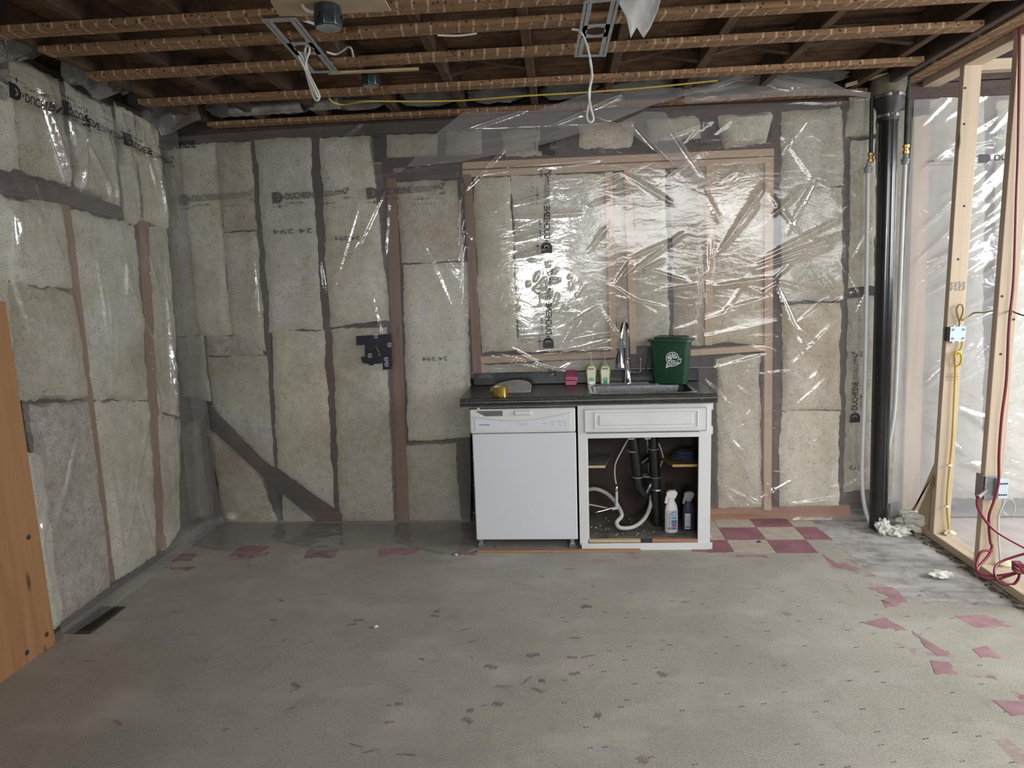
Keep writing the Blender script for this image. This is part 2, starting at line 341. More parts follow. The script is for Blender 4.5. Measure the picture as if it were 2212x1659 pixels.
# text / flat shapes ------------------------------------------------
_tc = {}
def text_geo(s, bold=0.0, shear=0.0):
    k = (s, bold, shear)
    if k in _tc: return _tc[k]
    cu = bpy.data.curves.new('t', 'FONT'); cu.body = s; cu.size = 1; cu.offset = bold; cu.shear = shear; cu.resolution_u = 3
    o = bpy.data.objects.new('t', cu); C.objects.link(o); dg = bpy.context.evaluated_depsgraph_get(); dg.update()
    me = bpy.data.meshes.new_from_object(o.evaluated_get(dg)); vs = [(v.co.x, v.co.y) for v in me.vertices]; fs = [tuple(p.vertices) for p in me.polygons]
    bpy.data.objects.remove(o); bpy.data.meshes.remove(me)
    wd = max(v[0] for v in vs); r = (vs, fs, wd); _tc[k] = r; return r
class Flat:
    """flat artwork in local (s,t); mapped by a function onto a surface"""
    def __init__(s): s.v = []; s.f = []
    def add(s, vs, fs): o = len(s.v); s.v += vs; s.f += [tuple(i+o for i in f) for f in fs]; return s
    def text(s, st, x, y, h, w=None, bold=0.0, rot=0, shear=0):
        vs, fs, wd = text_geo(st, bold, shear); k = h/.7; kx = k if w is None else w/wd; cr, sr = math.cos(rot), math.sin(rot)
        return s.add([(x+a*kx*cr-b*k*sr, y+a*kx*sr+b*k*cr) for a, b in vs], fs)
    def rect(s, x0, y0, x1, y1): return s.add([(x0, y0), (x1, y0), (x1, y1), (x0, y1)], [(0, 1, 2, 3)])
    def line(s, x0, y0, x1, y1, w):
        d = Vector((x1-x0, y1-y0)).normalized()*w/2; return s.add([(x0-d.y, y0+d.x), (x0+d.y, y0-d.x), (x1+d.y, y1-d.x), (x1-d.y, y1+d.x)], [(0, 1, 2, 3)])
    def ring(s, cx, cy, r0, r1, a0=0, a1=2*math.pi, n=28, ky=1):
        vs = []
        for i in range(n+1):
            a = a0+(a1-a0)*i/n; vs += [(cx+r0*math.cos(a), cy+ky*r0*math.sin(a)), (cx+r1*math.cos(a), cy+ky*r1*math.sin(a))]
        return s.add(vs, [(2*i, 2*i+1, 2*i+3, 2*i+2) for i in range(n)])
    def poly(s, pts): return s.add(list(pts), [tuple(range(len(pts)))])
    def obj(s, name, mat, fn, parent):
        mb = MB().add([fn(a, b) for a, b in s.v], s.f); return part(mb, name, mat, parent)
def print_strip():
    a = Flat()      # period .61 m; local upright layout
    a.rect(0, 0, .034, .07); a.ring(.034, .035, .017, .035, -math.pi/2, math.pi/2, 10); a.ring(.034, .035, 0, .010, 0, 6.283, 8)
    a.rect(.03, .0, .036, .018); a.rect(.03, .052, .036, .07); a.poly([(.074, .02), (.082, .035), (.074, .05)])
    a.text('DUCHESNE', .088, .020, .038, .205, .022)
    a.text('CAN/CGSB-51.34-M86', .30, .038, .017, .165, .01)
    a.line(.30, .031, .46, .031, .0035); a.line(.30, .022, .42, .022, .0025)
    a.line(.465, .045, .478, .028, .006); a.line(.478, .028, .505, .068, .006); a.ring(.487, .045, .016, .020, 0, 5.2, 12)
    a.text('00005', .468, -.004, .016, .04, .01)
    a.text('ULTRA  6 MIL', .085, -.012, .013, .12, .01)
    a.line(.0, -.022, .10, -.022, .0025); a.line(.045, -.034, .045, -.010, .005); a.poly([(.040, -.027), (.050, -.027), (.050, -.017), (.040, -.017)])
    a.line(.30, -.022, .41, -.022, .0025); a.line(.355, -.034, .355, -.010, .005)
    for i, ch_ in enumerate('401235'): a.text(ch_, .30+i*.026, -.062, .010, None, .01)
    return a
PS = print_strip()

# ------------------------------------------------------------------ sheet heightfields
class Sheet:
    """film hanging on a wall: a = along wall, z = height, depth = distance off the wall plane"""
    def __init__(s, axis, base, sign, ridges, amp=.006, seed=0):
        s.axis, s.base, s.sign, s.r, s.amp, s.seed = axis, base, sign, ridges, amp, seed
    def h(s, a, z):
        a = np.asarray(a, float); z = np.asarray(z, float)
        o = np.zeros_like(a); sd = s.seed
        for k, (fx, fz, ph) in enumerate(((1.7, .6, .3), (3.1, 1.9, 1.7), (.9, 3.3, 2.2), (6.7, 2.1, .9), (4.3, 7.1, 4.0))):
            o += s.amp/(1+.5*k)*np.sin(a*fx*2.2+z*fz*1.3+ph+sd+1.3*np.sin(z*1.9+k+sd))
        for (x0, z0, x1, z1, am, wd) in s.r:
            dx, dz = x1-x0, z1-z0; L = math.hypot(dx, dz)+1e-6
            t = ((a-x0)*dx+(z-z0)*dz)/L**2; dd = ((a-x0)*dz-(z-z0)*dx)/L+.10*L*wd*np.sin(t*3.1)*0
            env = np.clip(t, 0, 1); env = np.sin(np.pi*np.clip(env, 0, 1))**.7*(t > 0)*(t < 1)
            w_ = wd*(.6+.8*np.clip(t, 0, 1)); o += am*env*np.exp(-np.abs(dd/w_)**1.3)
        return o
    def pt(s, a, z, off=0.0):
        d = float(s.h(a, z))+off; d = s.base+s.sign*d
        return (a, d, z) if s.axis == 'Y' else (d, a, z)
    def build(s, a0, a1, ztop, zbot, res=.012, flare=None, name='plastic_sheet', mat='film'):
        na = int(abs(a1-a0)/res)+1; zt = max(ztop(a0+(a1-a0)*t/20) for t in range(21)); zb = min(zbot(a0+(a1-a0)*t/20) for t in range(21))
        nz_ = int((zt-zb)/res)+1; A = np.linspace(a0, a1, na+1)
        T = np.array([ztop(a) for a in A]); B = np.array([zbot(a) for a in A]); V = np.linspace(0, 1, nz_+1)
        Z = B[:, None]+(T-B)[:, None]*V[None, :]; AA = np.repeat(A[:, None], nz_+1, 1); H = s.h(AA, Z)
        if flare: H = H+flare(AA, Z)
        D = s.base+s.sign*H
        vs = np.stack([AA, D, Z] if s.axis == 'Y' else [D, AA, Z], -1).reshape(-1, 3)
        i, j = np.meshgrid(np.arange(na), np.arange(nz_), indexing='ij'); q = (i*(nz_+1)+j).ravel(); k = nz_+1
        fs = np.stack([q, q+k, q+k+1, q+1], -1)
        me = bpy.data.meshes.new(name); me.from_pydata(vs.tolist(), [], fs.tolist()); me.polygons.foreach_set('use_smooth', [True]*len(fs))
        me.materials.append(MAT[mat]); o = bpy.data.objects.new(name, me); C.objects.link(o); return o
def interp(tab):
    xs = [t[0] for t in tab]; ys = [t[1] for t in tab]
    return lambda x: float(np.interp(x, xs, ys))
def pxr(lst, Y=4.35, wall='Y', X=-2.40):   # ridges from photo pixels
    out = []
    for x0, y0, x1, y1, am, wd in lst:
        p, q = (atY(x0, y0, Y), atY(x1, y1, Y)) if wall == 'Y' else (atX(x0, y0, X), atX(x1, y1, X))
        out.append((p.x, p.z, q.x, q.z, am, wd) if wall == 'Y' else (p.y, p.z, q.y, q.z, am, wd))
    return out

#@@STRUCTURE
# ------------------------------------------------------------------ the setting
floor = sempty('floor')
part(MB().box(-2.75, 2.25, -3.0, 4.6, -.12, -.012), 'base_slab', 'plank', floor)
# underlay sheet with a ragged right edge
edge_px = [(1760, 1122), (1757, 1130), (1775, 1148), (1791, 1165), (1822, 1193), (1840, 1204), (1867, 1228), (1900, 1250), (1925, 1273), (1960, 1297), (1990, 1306), (2040, 1300), (2090, 1312), (2150, 1306), (2230, 1322)]
ed = [atZ(*p, 0) for p in edge_px]
poly = [(-2.75, -3, 0), (2.2, -3, 0)]+[(2.2, 3.06, 0)]+[(min(p.x, 2.2), p.y, 0) for p in ed[::-1][1:]]+[(-2.75, 4.5, 0)]
poly = [(-2.75, -3, 0), (2.2, -3, 0), (2.2, ed[-1].y, 0)]+[(min(p.x, 2.19), p.y, 0) for p in ed[::-1][1:]]+[(ed[0].x, 4.5, 0), (-2.75, 4.5, 0)]
part(MB().prism(poly, (0, 0, -.010)), 'underlay', 'underlay', floor)
for i in range(10):       # strip planks exposed at the right (run along x)
    y1 = 4.405-i*.153; y0 = y1-.1495
    part(MB().box(1.35, 2.205, y0, y1, -.012, -.004+.0012*math.sin(i*2.3)), 'plank', 'plank', floor, .0012)
part(MB().box(1.35, 2.2, 2.88, 4.42, -.0125, -.0115), 'plank_gap', 'dark_void', floor)
# intact tiles
cx = [.76, .996, 1.236, 1.472, 1.62]; ry = [4.36, 4.213, 4.003, 3.80]
mar = {(1, 2), (1, 3)}
for r in range(3):
    for k in range(4):
        y1, y0 = ry[r], ry[r+1]; x0, x1 = cx[k], cx[k+1]
        if r == 2 and k == 3: continue
        mar_ = ((r == 0 and k == 2) or (r == 1 and k in (1, 3)) or (r == 2 and k in (0, 2)))
        q = [(x0+.0015, y0+.0015), (x1-.0015, y0+.0015), (x1-.0015, y1-.0015), (x0+.0015, y1-.0015)]
        if k == 3: q = [(x0+.0015, y0), (x1-.01+.02*(r == 1), y0), (x1+.0, (y0+y1)/2), (x1-.012, y1), (x0+.0015, y1)]
        if r == 2 and k in (0, 1): q = [(x0+.0015, y0+.03), ((x0+x1)/2, y0+.012), (x1-.0015, y0+.022), (x1-.0015, y1-.0015), (x0+.0015, y1-.0015)]
        part(MB().prism([(a, b_, .0025) for a, b_ in q], (0, 0, -.0035)), 'tile', 'maroon_tile' if mar_ else 'beige_tile', floor, .0006)
def fpoly(pts, name, mat, z=.0016):
    rg_ = random.Random(int(pts[0][0])); q_ = []
    for i in range(len(pts)):
        a, b_ = pts[i], pts[(i+1) % len(pts)]; L = math.hypot(a[0]-b_[0], a[1]-b_[1]); n_ = max(2, int(L/6)) if i % 3 else 1
        for k in range(n_): t = k/n_; q_.append((a[0]+(b_[0]-a[0])*t+(rg_.gauss(0, 2.2) if k else 0), a[1]+(b_[1]-a[1])*t+(rg_.gauss(0, 1.2) if k else 0)))
    pts = q_
    part(MB().prism([(*(atZ(*p, z).xy), z) for p in pts], (0, 0, -.0025)), name, mat, floor)
for pts in ([(1776, 1197), (1812, 1218), (1868, 1229), (1830, 1230), (1800, 1222), (1785, 1208)],
            [(1872, 1269), (1928, 1268), (1962, 1300), (1915, 1313), (1905, 1296), (1922, 1290)],
            [(1862, 1345), (1910, 1334), (1962, 1362), (1905, 1356)],
            [(1970, 1362), (2030, 1400), (2058, 1414), (2028, 1416), (2004, 1400)],
            [(2010, 1426), (2050, 1430), (2070, 1455), (2020, 1455)],
            [(2100, 1402), (2130, 1395), (2162, 1420), (2120, 1420)],
            [(2145, 1512), (2212, 1515), (2240, 1545), (2185, 1545)],
            [(822, 1184), (906, 1183), (898, 1198), (818, 1200)], [(1590, 1198), (1652, 1199), (1660, 1206), (1640, 1203), (1588, 1204)]):
    fpoly(pts, 'tile', 'maroon_dusty')
for pts in ([(375, 1196), (425, 1195), (415, 1212), (352, 1213)], [(505, 1191), (562, 1190), (545, 1204), (490, 1204)],
            [(665, 1187), (735, 1188), (722, 1205), (655, 1206)], [(350, 1226), (425, 1224), (405, 1234)],
            [(2060, 1330), (2130, 1328), (2185, 1352), (2110, 1356)], [(980, 1192), (1030, 1192), (1030, 1199), (975, 1200)]):
    fpoly(pts, 'tile', 'maroon_dusty' if pts[0][0] > 900 else 'glue', .0008)
# trowel marks and staples left in the underlay
gm_ = MB(); rnd = random.Random(3)
comb = [(330+1140//1, 1140), (1170, 1245), (1265, 1310), (940, 1330), (775, 1340), (760, 1350), (1240, 1455), (1170, 1470), (1160, 1490), (1015, 1535), (1010, 1555), (1075, 1520), (1290, 1545), (1430, 1455), (860, 1520), (840, 1560), (945, 1320), (1060, 1440), (1480, 1300), (1700, 1325), (590, 1340), (640, 1480), (1390, 1640), (255, 1560), (1235, 1420), (1150, 1415)]
for (px, py) in comb[1:]:
    c0 = atZ(px, py, 0); a = rnd.uniform(.6, 1.9); n_ = rnd.randint(5, 12); L = rnd.uniform(.02, .06)
    for k in range(n_):
        d = Vector((math.cos(a), math.sin(a), 0)); nn = Vector((-d.y, d.x, 0)); l2 = L*rnd.uniform(.5, 1.1)
        p = Vector((c0.x, c0.y, .0012))+nn*(k-n_/2)*.0052+d*rnd.uniform(-.004, .004)
        gm_.add([p-d*l2/2, p+nn*.0022-d*l2*.3, p+d*l2/2, p-nn*.0016], [(0, 1, 2, 3)][::1])
for _ in range(34):
    px, py = rnd.uniform(150, 1300), rnd.uniform(1215, 1640); c0 = atZ(px, py, 0); a = rnd.gauss(.1, .5); L = rnd.uniform(.02, .09); wv = rnd.uniform(.002, .008)
    d = Vector((math.cos(a), math.sin(a), 0)); nn = Vector((-d.y, d.x, 0)); p = Vector((c0.x, c0.y, .0011))
    gm_.add([p-d*L/2, p-d*L*.2-nn*wv, p+d*L*.3-nn*wv*.7, p+d*L/2, p+d*L*.1+nn*wv, p-d*L*.25+nn*wv*.6], [(0, 1, 2, 3, 4, 5)])
o = part(gm_, 'glue_marks', 'glue', floor); o['kind'] = 'stuff'
stp = MB()
for i in range(19):
    for j in range(14):
        if rnd.random() < .35: continue
        if rnd.random() < .25: x_off = rnd.gauss(0, .05)
        else: x_off = 0
        x = .05+i*.118+rnd.gauss(0, .03)+x_off; y = 1.55+j*.135+rnd.gauss(0, .03)
        for e_ in (-.006, .006):
            stp.box(x+e_-.0035*rnd.uniform(.6, 1.4), x+e_+.0035, y-.002+e_*.2, y+.002+e_*.2, -.001, .0013)
o = part(stp, 'staples', 'staple_rust', floor); o['kind'] = 'stuff'

# back wall: sheathing, studs, plates
wb = sempty('wall_back')
zb = 0
i = 0
while zb < 2.95:
    part(MB().box(-2.75, 5.6, 4.54, 4.56, zb+.003, zb+.197), 'sheathing_board', 'sheathing', wb, .002); zb += .2; i += 1
def stud(pts, mat, y0=4.405, y1=4.49, name='stud'): part(wboard(pts, y0, y1), name, mat, wb, .002)
for pts in ([(536, 296), (556, 296), (606, 1136), (583, 1136)], [(664, 292), (694, 292), (740, 1136), (712, 1136)],
            [(980, 385), (1004, 385), (1018, 1130), (985, 1130)], [(1668, 235), (1690, 235), (1687, 1100), (1660, 1100)],
            [(1818, 225), (1838, 225), (1832, 1095), (1808, 1095)], [(340, 300), (362, 300), (392, 1140), (372, 1140)],
            [(945, 285), (966, 285), (966, 345), (945, 345)], [(1040, 280), (1085, 280), (1085, 345), (1040, 345)], [(1168, 275), (1248, 272), (1248, 340), (1168, 340)], [(1372, 262), (1398, 262), (1398, 322), (1372, 322)], [(1512, 250), (1548, 250), (1548, 320), (1512, 320)],
            [(1436, 366), (1449, 366), (1456, 745), (1443, 745)], [(2120, 200), (2160, 200), (2150, 1090), (2118, 1090)]):
    stud(pts, 'old_Z')
stud([(835, 385), (856, 385), (884, 1136), (860, 1136)], 'red_stud', 4.385, 4.47)
stud([(1002, 378), (1019, 378), (1042, 818), (1024, 818)], 'red_stud', 4.37, 4.47)
for pts in ([(1305, 372), (1322, 372), (1331, 762), (1317, 762)], [(1347, 368), (1365, 368), (1374, 764), (1361, 764)], [(1650, 348), (1669, 346), (1664, 1100), (1648, 1100)], [(1524, 358), (1541, 358), (1537, 745), (1521, 745)]):
    stud(pts, 'window_lumber_Z', 4.375, 4.47)
stud([(1000, 352), (1669, 322), (1669, 338), (1000, 367)], 'window_lumber_X', 4.372, 4.47, 'header')
stud([(1000, 369), (1669, 340), (1669, 354), (1000, 384)], 'window_lumber_X', 4.378, 4.47, 'header')
stud([(1035, 770), (1345, 757), (1345, 771), (1035, 785)], 'window_lumber_X', 4.374, 4.47, 'window_sill_plate')
stud([(1490, 755), (1655, 744), (1655, 757), (1490, 768)], 'window_lumber_X', 4.374, 4.47, 'window_sill_plate')
stud([(1030, 786), (1048, 786), (1052, 830), (1032, 830)], 'lumber_Z', 4.376, 4.46)
stud([(1543, 213), (1690, 198), (1790, 197), (1790, 204), (1690, 208), (1545, 223)], 'lumber_X', 4.33, 4.36, 'nailer')
stud([(826, 342), (1000, 336), (1000, 386), (828, 392)], 'old_X', 4.39, 4.49, 'header')
stud([(1000, 330), (1670, 300), (1670, 320), (1000, 350)], 'old_X', 4.40, 4.49, 'header')
stud([(300, 265), (2000, 180), (2400, 160), (2400, 205), (2000, 232), (340, 312)], 'old_X', 4.40, 4.50, 'top_plate')
stud([(300, 230), (2400, 120), (2400, 158), (300, 264)], 'old_X', 4.395, 4.50, 'top_plate')
stud([(380, 1128), (1030, 1128), (1030, 1150), (380, 1156)], 'old_X', 4.41, 4.49, 'bottom_plate')
stud([(1530, 1098), (1835, 1091), (1835, 1122), (1530, 1126)], 'plate_red', 4.385, 4.49, 'bottom_plate')
stud([(430, 862), (462, 880), (556, 985), (740, 1110), (740, 1136), (700, 1136), (590, 1045), (440, 905)], 'old_X', 4.372, 4.40, 'diagonal_brace')
# brick bay left of the reddish stud
for r in range(50):
    z0 = .04+r*.047; xa = atY(802+.052*(1120-(603-(z0-HC)*1450/4.42)) *0 + 42*(1-z0/2.3), 603-(z0-HC)*1450/4.42, 4.42).x-.01
    for k in range(2):
        x0 = xa+k*.077-(r % 2)*.022
        part(MB().box(x0, x0+.0735, 4.425, 4.46, z0, z0+.0435), 'brick', 'brick', wb)
part(MB().prism([(atY(800+42, 1110, 4.44).x, 4.435, .03), (atY(845, 1110, 4.44).x+.1, 4.435, .03), (atY(800, 400, 4.44).x+.13, 4.435, 2.4), (atY(800, 400, 4.44).x-.01, 4.435, 2.4)], (0, .03, 0)), 'mortar', 'mortar', wb)
# left wall
wl = sempty('wall_left')
z0 = 0
while z0 < 2.75:
    part(MB().box(-2.66, -2.62, .6, 4.55, z0+.003, z0+.197), 'sheathing_board', 'sheathing', wl, .002); z0 += .2
def lstud(pts, mat, dx=.09, name='stud', X=-2.47):
    part(MB().prism([atX(*p, X) for p in pts], (-dx, 0, 0)), name, mat, wl, .002)
lstud([(128, 430), (150, 430), (250, 1255), (222, 1265)], 'red_stud'); lstud([(300, 470), (322, 480), (360, 1180), (338, 1195)], 'red_stud')
lstud([(0, 365), (260, 445), (270, 475), (140, 440), (0, 418)], 'old_Y', name='header', X=-2.455)
lstud([(0, 95), (345, 262), (345, 300), (0, 140)], 'old_Y', name='top_plate', X=-2.48)
part(MB().box(-2.56, -2.47, .6, 4.5, 0, .04), 'bottom_plate', 'old_Y', wl)
# ceiling: boards, joists, bridging, straps
ce = sempty('ceiling')
ZS = 2.64
y = -.6
while y < 4.6:
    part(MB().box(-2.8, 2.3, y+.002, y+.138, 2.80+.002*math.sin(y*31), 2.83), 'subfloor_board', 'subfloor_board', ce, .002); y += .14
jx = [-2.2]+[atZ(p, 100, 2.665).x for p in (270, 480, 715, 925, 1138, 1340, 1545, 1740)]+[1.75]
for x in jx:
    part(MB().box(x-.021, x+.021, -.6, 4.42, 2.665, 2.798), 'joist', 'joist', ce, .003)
for (a, b_, yb) in ((5, 4, 3.6), (3, 4, 3.55), (7, 8, 3.55), (6, 7, 3.6), (8, 9, 3.5), (8, 9, 2.7), (1, 2, 3.5)):
    xa, xb = jx[a], jx[b_]; s_ = 1 if xb > xa else -1; xa += .021*s_; xb -= .021*s_
    part(MB().prism([(xa, yb, 2.68), (xa, yb, 2.72), (xb, yb, 2.79), (xb, yb, 2.755)], (0, .04, 0)), 'bridging', 'joist', ce, .002)
    part(MB().prism([(xa, yb+.05, 2.755), (xa, yb+.05, 2.79), (xb, yb+.05, 2.72), (xb, yb+.05, 2.68)], (0, .04, 0)), 'bridging', 'joist', ce, .002)
for k, py in enumerate((-25, 5, 54, 116, 181, 238)):
    yc = atZ(1100, py+4, ZS).y
    if k == 0: yc = atZ(1100, 5, ZS).y-.33
    xl = -2.44 if k < 2 else atZ({2: 60, 3: 190, 4: 292, 5: 425}[k], {2: 102, 3: 168, 4: 221, 5: 262}[k], ZS).x+0*.1
    xr = 1.86
    part(MB().box(xl, xr, yc-.041, yc+.041, ZS, ZS+.024), 'strap', 'strap_wood', ce, .002)
# insulation pieces tucked between the joists at the outer wall
ORD = ['first', 'second', 'third', 'fourth', 'fifth', 'sixth', 'seventh', 'eighth', 'ninth', 'tenth']
for i in range(len(jx)-1):
    mb = MB().blob(((jx[i]+jx[i+1])/2, 4.27, 2.74), (abs(jx[i+1]-jx[i])*.42, .06, .055), seed=i*2+1, n=9, amp=.22)
    tag(mb.obj('insulation_clump', 'attic_insulation'), 'grey insulation stuffed above the back wall in the %s joist bay from the left' % ORD[i], 'insulation', 'insulation clumps between the ceiling joists')
# right partition
wr = sempty('wall_right')
XR = 2.20
part(MB().box(XR, XR+.10, .4, 4.34, 0, .045), 'bottom_plate', 'lumber_Y', wr, .003)
part(MB().box(XR, XR+.10, .4, 4.40, 2.68, 2.72), 'top_plate', 'lumber_Y', wr, .002)
part(MB().box(XR-.004, XR+.096, .4, 4.40, 2.722, 2.762), 'top_plate', 'lumber_Y', wr, .002)
part(MB().box(XR-.075, XR-.012, .4, 4.40, 2.755, 2.80), 'ledger', 'plate_red', wr, .003)
part(MB().box(1.87, 1.91, .4, 4.42, 2.64, 2.86), 'beam', 'old_Y', wr, .006)
part(MB().box(1.97, 2.12, .4, 4.42, 2.80, 2.84), 'ledger', 'old_Y', wr, .004)
part(MB().box(2.05, 2.16, .4, 4.42, 2.70, 2.74), 'rail', 'strap_wood', wr, .003)
sa = atX(2046, 700, XR).y; sb = atX(2153, 700, XR).y
for yy in (sa, sb, sb-.42, 2.3):
    part(MB().box(XR, XR+.092, yy, yy+.04, .045, 2.68), 'stud', 'lumber_Z', wr, .003)
part(MB().prism([(2.20, 4.28, .045), (2.20, 4.24, .045), (2.20, sa+.04, .46), (2.20, sa+.04, .40)], (.09, 0, 0)), 'diagonal_block', 'lumber_Z', wr, .002)
part(MB().prism([(2.215, 4.22, .045), (2.215, sa+.05, .045), (2.215, sa+.05, .40)], (.012, 0, 0)), 'gusset', 'lumber_Z', wr)
part(wboard([(1968, 255), (2003, 250), (1978, 1108), (1942, 1105)], 4.36, 4.40), 'corner_stud', 'lumber_Z', wb, .002)
# room beyond
part(MB().box(2.25, 5.6, -.5, 4.6, -.1, -.002), 'floor_beyond', 'room_floor', floor)
for k in range(12):
    y0 = 4.42-k*.19
    part(MB().box(2.32, 5.6, y0-.13, y0, 2.93, 2.95), 'lath_board', 'pale_board', ce, .003)
part(MB().box(2.32, 5.6, 3.9, 4.0, 2.82, 2.88), 'joist', 'lumber_X', ce, .003)
part(MB().box(2.0, 5.6, -.5, 4.5, 2.97, 3.0), 'deck', 'old_X', ce)
part(MB().box(2.3, 5.6, 4.32, 4.40, 2.74, 2.80), 'rim_board', 'lumber_X', wb, .003)

#@@BATTS
# ------------------------------------------------------------------ insulation batts
def batt(label, quad, wall='Y', base=None, bulge=.018, thick=.09, ragged=.012, seed=0, txt=None, group=None, mat='fibreglass'):
    base = (4.402 if wall == 'Y' else -2.475) if base is None else base
    q = [(atY(*p, base) if wall == 'Y' else atX(*p, base)) for p in quad]
    L = ((q[0]-q[3]).length+(q[1]-q[2]).length)/2; W_ = (q[0]-q[1]).length
    nv_ = max(6, int(L/.022)); nu = max(5, int(W_/.022)); ou = Vector((0, -1, 0)) if wall == 'Y' else Vector((1, 0, 0)); vs = []
    up = Vector((0, 0, 1)); al = Vector((1, 0, 0)) if wall == 'Y' else Vector((0, 1, 0))
    for j in range(nv_+1):
        for i in range(nu+1):
            u, v_ = i/nu, j/nv_; p = (q[0]*(1-u)+q[1]*u)*(1-v_)+(q[3]*(1-u)+q[2]*u)*v_
            eu = 1-abs(2*u-1)**3.2; evv = 1-abs(2*v_-1)**(14 if L > 2*W_ else 7)
            n1 = noise.noise(p*4.5+Vector((seed*7.3, 0, 0))); n2 = noise.noise(p*13+Vector((0, seed*3.7, 0)))
            d = bulge*max(0, eu)**.5*max(0, evv)**.5*(1+(.55 if wall == 'Y' else .9)*n1)+(.006 if wall == 'Y' else .010)*n2*(eu > .05)
            if i in (0, nu) : p = p+al*ragged*(noise.noise(p*5+Vector((seed, i, 0)))*1.1+.7*noise.noise(p*31+Vector((seed, i, 0))))
            if j in (0, nv_): p = p+up*ragged*(noise.noise(p*6+Vector((seed, 0, j)))*.9+.8*noise.noise(p*37+Vector((seed, 0, j))))
            vs.append(p+ou*d)
    fs = [(j*(nu+1)+i, (j+1)*(nu+1)+i, (j+1)*(nu+1)+i+1, j*(nu+1)+i+1) for j in range(nv_) for i in range(nu)]
    if wall != 'Y': fs = [f[::-1] for f in fs]
    rim = [i for i in range(nu+1)]+[j*(nu+1)+nu for j in range(1, nv_+1)]+[nv_*(nu+1)+i for i in range(nu-1, -1, -1)]+[j*(nu+1) for j in range(nv_-1, 0, -1)]
    o0 = len(vs); vs += [vs[i]-ou*thick for i in rim]; n_ = len(rim)
    side = [(rim[k], rim[(k+1) % n_], o0+(k+1) % n_, o0+k) for k in range(n_)]
    if wall != 'Y': side = [f[::-1] for f in side]
    mb = MB(); mb.add(vs, fs+side+[tuple(o0+k for k in range(n_))], True)
    o = tag(mb.obj('insulation_batt', mat), label, 'insulation', group)
    if txt:
        st, tx, ty, h_, w_ = txt; c0 = atY(tx, ty, 4.36)
        fl = Flat().text(st, 0, 0, h_, w_, .01)
        t_ = fl.obj('printed_text', 'print_grey', lambda a, b_: (c0.x+w_-a, base-bulge*1.35-.008, c0.z-b_), o)
    return o
B = batt
LB = 'fibreglass batt '
